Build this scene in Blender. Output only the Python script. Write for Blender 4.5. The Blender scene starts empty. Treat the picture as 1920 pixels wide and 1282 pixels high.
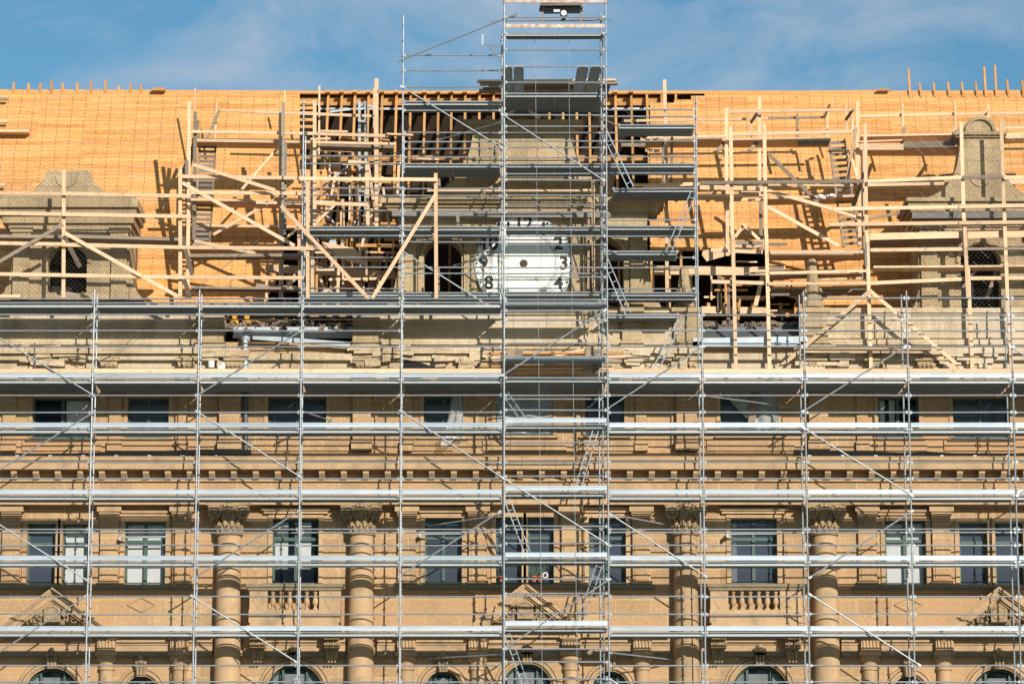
import bpy, bmesh, math, random
from mathutils import Vector, Matrix
random.seed(7)
S = bpy.context.scene
C = S.collection
# ------------------------------------------------------------------ camera, sky, sun
TH = math.radians(10.5); F = 6200.0; DIST = 100*math.cos(TH); CZ = 1.6
cd = bpy.data.cameras.new('camera'); cam = bpy.data.objects.new('camera', cd); C.objects.link(cam)
cam.location = (0, -DIST, CZ); cam.rotation_euler = (math.radians(90)+TH, 0, 0)
cd.sensor_width = 36; cd.lens = F/1920*36; cd.clip_start = 1; cd.clip_end = 3000
S.camera = cam
SUN = Vector((0.46, -1.0, 0.40)).normalized()
elev = math.asin(SUN.z); azim = math.atan2(SUN.x, SUN.y)
w = bpy.data.worlds.new('World'); S.world = w; w.use_nodes = True
nt = w.node_tree; nt.nodes.clear()
def wn(t, **k):
    n = nt.nodes.new(t)
    for a, b in k.items(): setattr(n, a, b)
    return n
sky = wn('ShaderNodeTexSky', sky_type='NISHITA', sun_disc=False, sun_elevation=elev, sun_rotation=azim, air_density=1.0, dust_density=0.4, ozone_density=2.5)
tc = wn('ShaderNodeTexCoord'); mp = wn('ShaderNodeMapping'); mp.inputs['Scale'].default_value = (8.0, 8.0, 13.0); mp.inputs['Location'].default_value = (2.1, 0.4, 0.2)
no = wn('ShaderNodeTexNoise'); no.inputs['Scale'].default_value = 1.6; no.inputs['Detail'].default_value = 9; no.inputs['Roughness'].default_value = 0.6; no.inputs['Distortion'].default_value = .5
cr = wn('ShaderNodeValToRGB'); cr.color_ramp.elements[0].position = .40; cr.color_ramp.elements[1].position = .66
cr.color_ramp.elements[0].color = (0, 0, 0, 1); cr.color_ramp.elements[1].color = (.8, .8, .8, 1)
mx = wn('ShaderNodeMixRGB'); mx.inputs['Color2'].default_value = (4.7, 5.5, 6.6, 1)
bg = wn('ShaderNodeBackground'); bg.inputs['Strength'].default_value = 0.085; ow = wn('ShaderNodeOutputWorld')
L = nt.links.new
L(tc.outputs['Generated'], mp.inputs['Vector']); L(mp.outputs[0], no.inputs['Vector']); L(no.outputs['Fac'], cr.inputs[0])
L(cr.outputs[0], mx.inputs['Fac']); hs = wn('ShaderNodeMixRGB', blend_type='MULTIPLY'); hs.inputs['Fac'].default_value = 1; hs.inputs['Color2'].default_value = (.64, .98, 1.02, 1); L(sky.outputs[0], hs.inputs['Color1']); L(hs.outputs[0], mx.inputs['Color1']); L(mx.outputs[0], bg.inputs['Color']); L(bg.outputs[0], ow.inputs['Surface'])
sl = bpy.data.lights.new('sun', 'SUN'); sl.energy = 4.6; sl.angle = math.radians(.5); sl.color = (1, .94, .85)
so = bpy.data.objects.new('sun', sl); C.objects.link(so); so.location = (30, -60, 60); so.rotation_euler = SUN.to_track_quat('Z', 'Y').to_euler()
S.view_settings.view_transform = 'Standard'; S.view_settings.look = 'None'; S.view_settings.gamma = 1; S.view_settings.exposure = 0.2
S.cycles.max_bounces = 5; S.cycles.transparent_max_bounces = 12

# ------------------------------------------------------------------ photo pixel -> place
def P(px, py, Y):
    u = (px-960)/F; v = (641-py)/F
    d = Vector((u, math.cos(TH)-v*math.sin(TH), math.sin(TH)+v*math.cos(TH)))
    t = (Y+DIST)/d.y
    return Vector((u*t, Y, CZ+d.z*t))
def X(px, py=900, Y=0): return P(px, py, Y).x
def Z(py, Y=0): return P(960, py, Y).z
RB, RM, RT = (4.2, Z(600, 4.2)), (6.0, Z(300, 6.0)), (7.3, Z(171, 7.3))
def R(px, py, off=0.0):
    """point on the front slope of the roof seen at that pixel"""
    u = (px-960)/F; v = (641-py)/F
    d = Vector((u, math.cos(TH)-v*math.sin(TH), math.sin(TH)+v*math.cos(TH)))
    for (a, b) in ((RB, RM), (RM, RT)):
        n = Vector((0, -(b[1]-a[1]), b[0]-a[0])).normalized()
        o = Vector((0, a[0], a[1])); c0 = Vector((0, -DIST, CZ))
        t = (o-c0).dot(n)/d.dot(n); p = c0+d*t
        if a is RM or p.z <= b[1]+1e-4: return p+n*off

# ------------------------------------------------------------------ materials
def mat(name, col, rough=.7, metal=0.0, noise=None, scale=6, stretch=(1, 1, 1), bump=0.0, vary=0.0, spec=.4, dirt=None, dscale=1.0, dpos=(.5, .7)):
    m = bpy.data.materials.new(name); m.use_nodes = True; t = m.node_tree; N = t.nodes; b = N['Principled BSDF']; l = t.links.new
    b.inputs['Roughness'].default_value = rough; b.inputs['Metallic'].default_value = metal
    b.inputs['Specular IOR Level'].default_value = spec
    c = N.new('ShaderNodeRGB'); c.outputs[0].default_value = (*col, 1); out = c.outputs[0]
    tc = N.new('ShaderNodeTexCoord'); mp = N.new('ShaderNodeMapping'); mp.inputs['Scale'].default_value = stretch
    l(tc.outputs['Object'], mp.inputs['Vector'])
    nz = None
    if noise:
        nz = N.new('ShaderNodeTexNoise'); nz.inputs['Scale'].default_value = scale; nz.inputs['Detail'].default_value = 6; nz.inputs['Roughness'].default_value = .62
        l(mp.outputs[0], nz.inputs['Vector'])
        r = N.new('ShaderNodeValToRGB'); r.color_ramp.elements[0].position = .3; r.color_ramp.elements[1].position = .7
        l(nz.outputs['Fac'], r.inputs[0])
        mxx = N.new('ShaderNodeMixRGB'); mxx.inputs['Color2'].default_value = (*noise, 1); l(out, mxx.inputs['Color1']); l(r.outputs[0], mxx.inputs['Fac']); out = mxx.outputs[0]
    if dirt:
        nd = N.new('ShaderNodeTexNoise'); nd.inputs['Scale'].default_value = dscale; nd.inputs['Detail'].default_value = 8; nd.inputs['Roughness'].default_value = .68
        l(tc.outputs['Object'], nd.inputs['Vector'])
        r2 = N.new('ShaderNodeValToRGB'); r2.color_ramp.elements[0].position = dpos[0]; r2.color_ramp.elements[1].position = dpos[1]
        l(nd.outputs['Fac'], r2.inputs[0])
        m2 = N.new('ShaderNodeMixRGB'); m2.inputs['Color2'].default_value = (*dirt, 1); l(out, m2.inputs['Color1']); l(r2.outputs[0], m2.inputs['Fac']); out = m2.outputs[0]
    if vary:
        oi = N.new('ShaderNodeObjectInfo'); mr = N.new('ShaderNodeMapRange'); mr.inputs['To Min'].default_value = 1-vary; mr.inputs['To Max'].default_value = 1+vary*.5
        l(oi.outputs['Random'], mr.inputs['Value'])
        vm = N.new('ShaderNodeVectorMath'); vm.operation = 'SCALE'; l(out, vm.inputs[0]); l(mr.outputs[0], vm.inputs['Scale']); out = vm.outputs[0]
    l(out, b.inputs['Base Color'])
    if bump:
        bp = N.new('ShaderNodeBump'); bp.inputs['Strength'].default_value = bump; bp.inputs['Distance'].default_value = .03
        src = nz
        if src is None:
            src = N.new('ShaderNodeTexNoise'); src.inputs['Scale'].default_value = scale; l(mp.outputs[0], src.inputs['Vector'])
        l(src.outputs['Fac'], bp.inputs['Height']); l(bp.outputs[0], b.inputs['Normal'])
    return m
def block_mat(name, c1, c2, mortar, bw, bh, msize, dirt, dscale=.5, dfac=.7, stains=(.30, .22, .14), bump=.25, dpos=(.45, .75), nails=False, warm=None):
    m = bpy.data.materials.new(name); m.use_nodes = True; t = m.node_tree; N = t.nodes; b = N['Principled BSDF']; l = t.links.new
    b.inputs['Roughness'].default_value = .85; b.inputs['Specular IOR Level'].default_value = .25
    tc = N.new('ShaderNodeTexCoord'); sp = N.new('ShaderNodeSeparateXYZ'); cb = N.new('ShaderNodeCombineXYZ'); l(tc.outputs['Object'], sp.inputs[0])
    l(sp.outputs['X'], cb.inputs['X']); l(sp.outputs['Z'], cb.inputs['Y'])
    br = N.new('ShaderNodeTexBrick'); br.offset = .5; br.inputs['Scale'].default_value = 1; br.inputs['Brick Width'].default_value = bw; br.inputs['Row Height'].default_value = bh
    br.inputs['Mortar Size'].default_value = msize; br.inputs['Mortar Smooth'].default_value = .3; br.inputs['Bias'].default_value = 0
    br.inputs['Color1'].default_value = (*c1, 1); br.inputs['Color2'].default_value = (*c2, 1); br.inputs['Mortar'].default_value = (*mortar, 1)
    l(cb.outputs[0], br.inputs['Vector']); out = br.outputs['Color']
    nz = N.new('ShaderNodeTexNoise'); nz.inputs['Scale'].default_value = dscale; nz.inputs['Detail'].default_value = 9; nz.inputs['Roughness'].default_value = .7
    mp = N.new('ShaderNodeMapping'); mp.inputs['Scale'].default_value = (1.3, 1.3, .3) if not nails else (.25, 1, 6)
    l(tc.outputs['Object'], mp.inputs['Vector']); l(mp.outputs[0], nz.inputs['Vector'])
    r = N.new('ShaderNodeValToRGB'); r.color_ramp.elements[0].position = dpos[0]; r.color_ramp.elements[1].position = dpos[1]; r.color_ramp.elements[1].color = (dfac,)*3+(1,)
    l(nz.outputs['Fac'], r.inputs[0]); mx = N.new('ShaderNodeMixRGB'); mx.inputs['Color2'].default_value = (*stains, 1); l(r.outputs[0], mx.inputs['Fac']); l(out, mx.inputs['Color1']); out = mx.outputs[0]
    n2 = N.new('ShaderNodeTexNoise'); n2.inputs['Scale'].default_value = 14; n2.inputs['Detail'].default_value = 5; l(tc.outputs['Object'], n2.inputs['Vector'])
    mr = N.new('ShaderNodeMapRange'); mr.inputs['From Min'].default_value = .3; mr.inputs['From Max'].default_value = .7; mr.inputs['To Min'].default_value = .82; mr.inputs['To Max'].default_value = 1.14; l(n2.outputs['Fac'], mr.inputs['Value'])
    vm = N.new('ShaderNodeVectorMath'); vm.operation = 'SCALE'; l(out, vm.inputs[0]); l(mr.outputs[0], vm.inputs['Scale']); out = vm.outputs[0]
    if warm:
        n3 = N.new('ShaderNodeTexNoise'); n3.inputs['Scale'].default_value = .28; n3.inputs['Detail'].default_value = 3; l(tc.outputs['Object'], n3.inputs['Vector'])
        r3 = N.new('ShaderNodeValToRGB'); r3.color_ramp.elements[0].position = .48; r3.color_ramp.elements[1].position = .62; r3.color_ramp.elements[1].color = (.6,)*3+(1,)
        l(n3.outputs['Fac'], r3.inputs[0]); m3 = N.new('ShaderNodeMixRGB'); m3.inputs['Color2'].default_value = (*warm, 1); l(r3.outputs[0], m3.inputs['Fac']); l(out, m3.inputs['Color1']); out = m3.outputs[0]
    if nails:
        def M(op, a, bb=None):
            q = N.new('ShaderNodeMath'); q.operation = op
            for i, vv in enumerate((a, bb)):
                if vv is None: continue
                if isinstance(vv, (int, float)): q.inputs[i].default_value = vv
                else: l(vv, q.inputs[i])
            return q.outputs[0]
        wob = N.new('ShaderNodeTexNoise'); wob.inputs['Scale'].default_value = 1.5; l(cb.outputs[0], wob.inputs['Vector'])
        xx = M('ADD', sp.outputs['X'], M('MULTIPLY', M('SUBTRACT', wob.outputs['Fac'], .5), .10))
        fx = M('LESS_THAN', M('FRACT', M('DIVIDE', xx, .425)), .075)
        fz = M('LESS_THAN', M('FRACT', M('DIVIDE', sp.outputs['Z'], .128)), .5)
        nm = M('MULTIPLY', M('MULTIPLY', fx, fz), .75)
        m4 = N.new('ShaderNodeMixRGB'); m4.inputs['Color2'].default_value = (.16, .10, .06, 1); l(nm, m4.inputs['Fac']); l(out, m4.inputs['Color1']); out = m4.outputs[0]
    l(out, b.inputs['Base Color'])
    bp = N.new('ShaderNodeBump'); bp.inputs['Strength'].default_value = bump; bp.inputs['Distance'].default_value = .03
    ad = N.new('ShaderNodeMath'); ad.operation = 'SUBTRACT'; l(n2.outputs['Fac'], ad.inputs[0]); l(br.outputs['Fac'], ad.inputs[1]); l(ad.outputs[0], bp.inputs['Height']); l(bp.outputs[0], b.inputs['Normal'])
    return m
M_ST = block_mat('sandstone', (.49, .315, .165), (.38, .24, .125), (.60, .47, .30), 1.05, .47, .009, 1, dscale=.8, dfac=.7, stains=(.27, .20, .12), warm=(.46, .27, .135), bump=.2)
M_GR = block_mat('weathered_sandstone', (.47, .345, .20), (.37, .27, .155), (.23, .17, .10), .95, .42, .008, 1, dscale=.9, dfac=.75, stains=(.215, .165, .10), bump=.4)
M_AT = block_mat('damaged_sandstone', (.58, .455, .305), (.48, .365, .23), (.34, .25, .15), 1.3, .3, .006, 1, dscale=1.1, dfac=.85, stains=(.29, .205, .12), bump=.4, dpos=(.46, .68), warm=(.60, .50, .37))
M_CA = mat('carved_sandstone', (.44, .30, .155), .9, noise=(.24, .17, .10), scale=9, bump=.6, dirt=(.15, .12, .085), dscale=2.4, dpos=(.5, .72))
M_CL = mat('smooth_sandstone', (.50, .33, .18), .85, noise=(.41, .27, .145), scale=3, bump=.2, vary=.12, dirt=(.25, .185, .115), dscale=2.0, dpos=(.5, .74))
M_DK = mat('dark_sandstone', (.27, .205, .125), .9, noise=(.17, .14, .095), scale=5, bump=.3)  # darker, mottled variant of the sandstone
M_RF = block_mat('new_roof_boards', (.72, .34, .095), (.50, .205, .05), (.24, .12, .05), 3.1, .128, .005, 1, dscale=2.2, dfac=.7, stains=(.68, .43, .21), bump=.25, dpos=(.4, .7), nails=True)
M_OR = mat('roof_timber', (.58, .30, .095), .75, noise=(.45, .22, .07), scale=5, stretch=(.5, 3, 3), bump=.15, vary=.25)
M_TI = mat('new_timber', (.76, .53, .33), .75, noise=(.62, .41, .24), scale=7, stretch=(.6, 3, 3), bump=.2, vary=.22, dirt=(.40, .27, .17), dscale=2.6, dpos=(.56, .72))
M_TO = mat('old_timber', (.36, .27, .19), .85, noise=(.20, .155, .115), scale=6, stretch=(.6, 3, 3), bump=.3, vary=.3)
M_TG = mat('grey_timber', (.27, .245, .215), .9, noise=(.15, .135, .12), scale=6, stretch=(.6, 3, 5), bump=.3, vary=.2)
M_GA = mat('galvanised_tube', (.40, .42, .43), .45, .5, noise=(.28, .30, .31), scale=9, vary=.12, dirt=(.30, .27, .23), dscale=3, dpos=(.6, .75))
M_DE = mat('steel_deck', (.52, .55, .54), .55, .15, noise=(.27, .30, .29), scale=30, stretch=(1, 1, 1), bump=.3, vary=.15)
M_TB = mat('aluminium_toe_board', (.47, .52, .56), .42, .3, noise=(.36, .41, .45), scale=3, stretch=(.4, 1, 2), vary=.22)
M_RU = mat('rusty_painted_steel', (.62, .58, .52), .7, noise=(.38, .18, .09), scale=5, bump=.2)
M_DX = mat('shaded_roof_interior', (.055, .028, .014), .95, noise=(.02, .014, .01), scale=3)  # shade inside the open roof, put into the dark brown
M_IN = mat('unlit_room_black', (.02, .018, .016), .9)  # near-black, the darkness of unlit interiors put into the colour
M_FR = mat('green_window_paint', (.035, .085, .07), .5, noise=(.06, .10, .085), scale=8)
M_CU = mat('white_curtain', (.85, .85, .82), .9, noise=(.72, .73, .71), scale=4, stretch=(6, 1, .3), bump=.3)
M_CG = mat('grey_blind', (.33, .34, .32), .9, noise=(.22, .24, .23), scale=2, stretch=(3, 1, .5))
M_WH = mat('flaking_white_paint', (.78, .76, .70), .7, noise=(.70, .67, .60), scale=3, bump=.2, dirt=(.40, .32, .22), dscale=2.0, dpos=(.57, .66))
M_BK = mat('black_numeral_paint', (.02, .02, .02), .6)
M_LD = mat('lead_sheet', (.13, .145, .15), .6, .3, noise=(.09, .10, .105), scale=4, bump=.3)
M_ZN = mat('zinc_flashing', (.36, .40, .42), .55, .3, noise=(.44, .48, .50), scale=3, bump=.2, dirt=(.30, .33, .36), dscale=2)
M_BR = block_mat('broken_brick', (.50, .30, .22), (.42, .22, .15), (.55, .47, .38), .25, .08, .012, 1, dscale=3, dfac=.8, stains=(.55, .46, .36), bump=.6)
M_PL = None
def glass_like(name, col, fac, rough=.05):
    m = bpy.data.materials.new(name); m.use_nodes = True; t = m.node_tree; N = t.nodes; l = t.links.new; b = N['Principled BSDF']
    b.inputs['Base Color'].default_value = (*col, 1); b.inputs['Roughness'].default_value = rough
    tr = N.new('ShaderNodeBsdfTransparent'); mix = N.new('ShaderNodeMixShader'); mix.inputs[0].default_value = fac
    l(tr.outputs[0], mix.inputs[1]); l(b.outputs[0], mix.inputs[2]); l(mix.outputs[0], N['Material Output'].inputs['Surface']); return m
M_GL = glass_like('window_glass', (.03, .045, .065), .13)
M_G2 = glass_like('painted_reflection_glass', (.085, .105, .14), .42, .12)  # grey-blue base colour stands in for reflections in the panes
M_PL = glass_like('plastic_sheet', (.62, .62, .58), .5, .35)
M_NT = mat('netting_wire', (.32, .30, .26), .6, .4)
M_GD = mat('pale_paving', (.16, .15, .14), .9, noise=(.12, .115, .105), scale=.6)
M_YE = mat('yellow_plastic', (.85, .42, .03), .5)
M_TC = mat('terracotta', (.42, .13, .06), .8)
M_LF = mat('leaves', (.07, .12, .03), .7, noise=(.10, .15, .05), scale=9)
M_RG = mat('rubble', (.26, .20, .15), .95, noise=(.11, .085, .065), scale=7, bump=.5)
M_BL = mat('black_cloth', (.012, .012, .013), .9)

# ------------------------------------------------------------------ mesh builder
class MB:
    def __init__(s): s.v = []; s.f = []; s.sm = False
    def add(s, vs, fs):
        o = len(s.v); s.v += [tuple(q) for q in vs]; s.f += [tuple(i+o for i in f) for f in fs]; return s
    def box(s, x0, x1, y0, y1, z0, z1):
        if x0 > x1: x0, x1 = x1, x0
        if y0 > y1: y0, y1 = y1, y0
        if z0 > z1: z0, z1 = z1, z0
        return s.add([(x, y, z) for z in (z0, z1) for y in (y0, y1) for x in (x0, x1)],
                     [(0, 2, 3, 1), (4, 5, 7, 6), (0, 1, 5, 4), (2, 6, 7, 3), (0, 4, 6, 2), (1, 3, 7, 5)])
    def bar(s, a, b, w_, h_, up=(0, -1, 0)):
        """w_ = size across in the plane seen from the front, h_ = size along 'up'"""
        a = Vector(a); b = Vector(b); d = (b-a).normalized(); u = Vector(up); u = (u-d*u.dot(d))
        if u.length < 1e-3: u = Vector((1, 0, 0)); u = u-d*u.dot(d)
        u.normalize(); r = d.cross(u)
        vs = [p+r*sx*w_/2+u*sy*h_/2 for p in (a, b) for sx, sy in ((-1, -1), (1, -1), (1, 1), (-1, 1))]
        return s.add(vs, [(0, 3, 2, 1), (4, 5, 6, 7), (0, 1, 5, 4), (1, 2, 6, 5), (2, 3, 7, 6), (3, 0, 4, 7)])
    def tube(s, a, b, r, n=8, r2=None):
        a = Vector(a); b = Vector(b); d = (b-a).normalized(); u = d.orthogonal().normalized(); v = d.cross(u); r2 = r if r2 is None else r2
        vs = [p+(u*math.cos(2*math.pi*i/n)+v*math.sin(2*math.pi*i/n))*q for p, q in ((a, r), (b, r2)) for i in range(n)]
        fs = [(i, (i+1) % n, n+(i+1) % n, n+i) for i in range(n)]+[tuple(range(n))[::-1], tuple(range(n, 2*n))]
        return s.add(vs, fs)
    def prism(s, pts, y0, y1):
        """outline in (x,z) extruded from y0 (front) to y1"""
        n = len(pts); vs = [(p[0], y0, p[1]) for p in pts]+[(p[0], y1, p[1]) for p in pts]
        return s.add(vs, [tuple(range(n)), tuple(range(n, 2*n))[::-1]]+[(i, n+i, n+(i+1) % n, (i+1) % n) for i in range(n)])
    def lathe(s, c, prof, n=16, sy=1.0):
        c = Vector(c); vs = []; fs = []
        for r, z in prof:
            for i in range(n):
                t = 2*math.pi*i/n; vs.append((c.x+r*math.cos(t), c.y+r*sy*math.sin(t), c.z+z))
        for k in range(len(prof)-1):
            for i in range(n): fs.append((k*n+i, k*n+(i+1) % n, (k+1)*n+(i+1) % n, (k+1)*n+i))
        fs += [tuple(range(n))[::-1], tuple(range((len(prof)-1)*n, len(prof)*n))]
        return s.add(vs, fs)
    def ring(s, c, R0, r, a0=0, a1=360, n=14, m=6, sy=1.0):
        """torus arc in the facade plane (x,z)"""
        c = Vector(c); vs = []; fs = []; full = (a1-a0) >= 360; k = n if full else n+1
        for i in range(k):
            t = math.radians(a0+(a1-a0)*i/n)
            for j in range(m):
                q = 2*math.pi*j/m; rr = R0+r*math.cos(q)
                vs.append((c.x+rr*math.cos(t), c.y+r*sy*math.sin(q), c.z+rr*math.sin(t)))
        for i in range(n):
            for j in range(m): fs.append((i*m+j, i*m+(j+1) % m, ((i+1) % k)*m+(j+1) % m, ((i+1) % k)*m+j))
        return s.add(vs, fs)
    def ball(s, c, r, sx=1, sy=1, sz=1, n=8, m=6):
        prof = [(max(1e-4, r*math.sin(math.pi*j/m)), -r*math.cos(math.pi*j/m)) for j in range(m+1)]
        c = Vector(c); vs = []; fs = []
        for q, z in prof:
            for i in range(n):
                t = 2*math.pi*i/n; vs.append((c.x+q*sx*math.cos(t), c.y+q*sy*math.sin(t), c.z+z*sz))
        for k in range(m):
            for i in range(n): fs.append((k*n+i, k*n+(i+1) % n, (k+1)*n+(i+1) % n, (k+1)*n+i))
        return s.add(vs, fs)
    def build(s, name, m, parent=None, smooth=False, fix=True):
        me = bpy.data.meshes.new(name); me.from_pydata(s.v, [], s.f)
        if fix:
            b = bmesh.new(); b.from_mesh(me); bmesh.ops.recalc_face_normals(b, faces=b.faces); b.to_mesh(me); b.free()
        me.materials.append(m)
        if smooth: me.polygons.foreach_set('use_smooth', [True]*len(me.polygons)); me.update()
        o = bpy.data.objects.new(name, me); C.objects.link(o)
        if parent: o.parent = parent; o.matrix_parent_inverse = Matrix.Translation(-world_loc(parent))
        return o
LOC = {}
def world_loc(o): return LOC.get(o.name, Vector((0, 0, 0)))
def empty(name, loc, label, cat, group=None):
    o = bpy.data.objects.new(name, None); C.objects.link(o); o.location = loc; o.empty_display_size = .3
    LOC[o.name] = Vector(loc); return tag(o, label, cat, group)
def tag(o, label, cat, group=None, kind=None):
    if label: o['label'] = label
    if cat: o['category'] = cat
    if group: o['group'] = group
    if kind: o['kind'] = kind
    return o
def poly(pts, Y): return [(P(a, b, Y).x, P(a, b, Y).z) for a, b in pts]

# ------------------------------------------------------------------ ground
g = MB().add([(-900, -900, 0), (900, -900, 0), (900, 900, 0), (-900, 900, 0)], [(0, 1, 2, 3)]).build('ground', M_GD, fix=False); g['kind'] = 'structure'

# ------------------------------------------------------------------ the building
B = empty('sandstone_building', (0, 2, 0), 'long sandstone building with columns, balconies and a half stripped roof behind the scaffolding', 'building')
XL, XR = -19.5, 19.5
WY = 1.9
def wall_band(mb, x0, x1, z0, z1, holes, y0, y1, n=14):
    """holes: (hx0,hx1,hz0,hz1,arched)"""
    x = x0
    for hx0, hx1, hz0, hz1, ar in sorted(holes):
        mb.box(x, hx0, y0, y1, z0, z1)
        if hz0 > z0+.01: mb.box(hx0, hx1, y0, y1, z0, hz0)
        if ar:
            r = (hx1-hx0)/2; zc = hz1-r; cx = (hx0+hx1)/2
            ar_ = [(cx+r*math.cos(math.pi*i/n), zc+r*math.sin(math.pi*i/n)) for i in range(n+1)]
            for i in range(n):
                (ax, az), (bx, bz) = ar_[i], ar_[i+1]
                mb.add([(ax, y0, az), (bx, y0, bz), (bx, y0, z1), (ax, y0, z1), (ax, y1, az), (bx, y1, bz), (bx, y1, z1), (ax, y1, z1)],
                       [(0, 1, 2, 3), (7, 6, 5, 4), (0, 4, 5, 1), (3, 2, 6, 7)])
        elif hz1 < z1-.01: mb.box(hx0, hx1, y0, y1, hz1, z1)
        x = hx1
    mb.box(x, x1, y0, y1, z0, z1)
W3 = [(52, 105, 982, 1102, 'dark'), (118, 166, 982, 1102, 'full'), (235, 311, 978, 1098, 'full'), (512, 598, 973, 1094, 'part'), (797, 866, 971, 1092, 'dark'),
      (930, 978, 970, 1092, 'dark'), (990, 1038, 970, 1092, 'dark'), (1104, 1173, 971, 1092, 'slit'), (1370, 1456, 973, 1094, 'slit'), (1659, 1735, 976, 1098, 'full'), (1798, 1850, 980, 1100, 'dark'), (1865, 1917, 980, 1100, 'dark')]
W4 = [(62, 172, 745, 820, 'half'), (240, 317, 745, 818, 'dark'), (503, 612, 744, 816, 'dark'), (795, 868, 742, 816, 'dark'), (930, 1036, 735, 814, 'dark'), (1097, 1170, 740, 814, 'dark'),
      (1350, 1458, 730, 814, 'dark'), (1646, 1722, 744, 818, 'stripe'), (1786, 1892, 745, 820, 'dark')]
W2 = [(98, 52, 1251), (265, 31, 1266), (553, 53, 1244), (831, 34, 1257), (988, 46, 1243), (1144, 34, 1257), (1424, 53, 1244), (1704, 31, 1266), (1872, 53, 1252)]
zA, zB, zC, zD, zE, zF = 0.0, Z(1234, WY), Z(1112, WY), Z(955, WY), Z(850, WY), Z(640, WY)
wb = MB()
a_holes = []
for cx, r, ty in W2:
    q = P(cx, ty, WY); rr = r/61.5; a_holes.append((q.x-rr, q.x+rr, q.z-rr-2.2, q.z, True))
zs = min(h[2] for h in a_holes)
wall_band(wb, XL, XR, 0, zB, [(h[0], h[1], zs, h[3], True) for h in a_holes], WY, WY+.5)
wb.box(XL, XR, WY, WY+.5, zB, zC)
c_holes = [(P(a, c, WY).x, P(b, c, WY).x, P(a, d, WY).z, P(a, c, WY).z, False) for a, b, c, d, k in W3]
wall_band(wb, XL, XR, zC, zD, c_holes, WY, WY+.5)
wb.box(XL, XR, WY, WY+.5, zD, zE)
e_holes = [(P(a, c, WY).x, P(b, c, WY).x, P(a, d, WY).z, P(a, c, WY).z, False) for a, b, c, d, k in W4]
wall_band(wb, XL, XR, zE, zF, e_holes, WY, WY+.5)
wb.box(XL, XL+.5, WY+.5, 14, 0, zF); wb.box(XR-.5, XR, WY+.5, 14, 0, zF); wb.box(XL, XR, 13.6, 14, 0, zF)
wb.build('wall', M_ST, B)
MB().box(XL+.5, XR-.5, 4.4, 4.5, 0, zF-.3).build('dark_interior_panel', M_IN, B)  # dark panel added behind the windows in place of unlit rooms
MB().box(XL+.5, XR-.5, 2.45, 13.5, zF-.75, zF-.62).build('attic_floor', M_RG, B)

def window(h, kind, trans=.3, mull=1, arched=False):
    x0, x1, z0, z1 = h[:4]; f = MB(); t = .06; y0, y1 = WY+.22, WY+.30
    if arched:
        r = (x1-x0)/2; cx = (x0+x1)/2; zc = z1-r
        f.ring((cx, (y0+y1)/2, zc), r-.03, .05, 0, 180, 16, 4)
        f.box(x0, x0+t, y0, y1, z0, zc); f.box(x1-t, x1, y0, y1, z0, zc)
        f.box(x0+t, x1-t, y0+.01, y1, zc-.04, zc+.04)
        for k in (-1, 1): f.box(cx+k*r*.42-.035, cx+k*r*.42+.035, y0-.01, y1-.01, z0, zc+r*.86)
    else:
        f.box(x0, x0+t, y0, y1, z0, z1); f.box(x1-t, x1, y0, y1, z0, z1); f.box(x0+t, x1-t, y0, y1, z0, z0+t); f.box(x0+t, x1-t, y0, y1, z1-t, z1)
        if mull: f.box((x0+x1)/2-.05, (x0+x1)/2+.05, y0-.02, y1, z0+t, z1-t)
        if trans: zt = z1-(z1-z0)*trans; f.box(x0+t, x1-t, y0-.01, y1-.01, zt-.05, zt+.05)
        f.box(x0-.04, x1+.04, WY-.05, y0, z0-.06, z0-.002)
    fo = f.build('window', M_FR, B)
    pn = MB()
    if arched:
        pts = [(x0+.02, z0), (x1-.02, z0)]+[(cx+(r-.02)*math.cos(math.pi*i/12), zc+(r-.02)*math.sin(math.pi*i/12)) for i in range(13)]
        pn.prism(pts, y1-.035, y1-.03)
    else: pn.box(x0+.02, x1-.02, y1-.035, y1-.03, z0+.02, z1-.02)
    pn.build('pane', M_G2 if kind in ('dark', 'slit') and not arched else M_GL, fo)
    cu = MB(); yb = y1+.04; W_ = x1-x0; H_ = z1-z0
    if arched: cu.box(x0+.1*W_, x1-.1*W_, yb, yb+.02, z0, z1-(x1-x0)*.16)
    elif kind == 'full': cu.box(x0+.03, x1-.03, yb, yb+.02, z0+.05, z1-.03)
    elif kind == 'part':
        for a in (0.04, .54): cu.box(x0+a*W_, x0+(a+.28)*W_, yb, yb+.02, z0+.25*H_, z1-.03)
    elif kind == 'slit': cu.box(x0+.03*W_, x0+.14*W_, yb, yb+.02, z0+.1, z1-.03)
    elif kind == 'half': cu.box(x0+.55*W_, x1-.03, yb, yb+.02, z0+.05, z1-.03)
    elif kind == 'stripe':
        for a in (.05, .3): cu.box(x0+a*W_, x0+(a+.14)*W_, yb, yb+.02, z0+.3*H_, z1-.03)
    if cu.v: cu.build('curtain', M_CG if arched else M_CU, fo)
    return fo
for h, (a, b, c, d, k) in zip(c_holes, W3): window(h, k, mull=(b-a) > 60)
for h, (a, b, c, d, k) in zip(e_holes, W4): window(h, k, trans=0)
for h in a_holes: window((h[0], h[1], zs, h[3]), 'full', arched=True)
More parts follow.
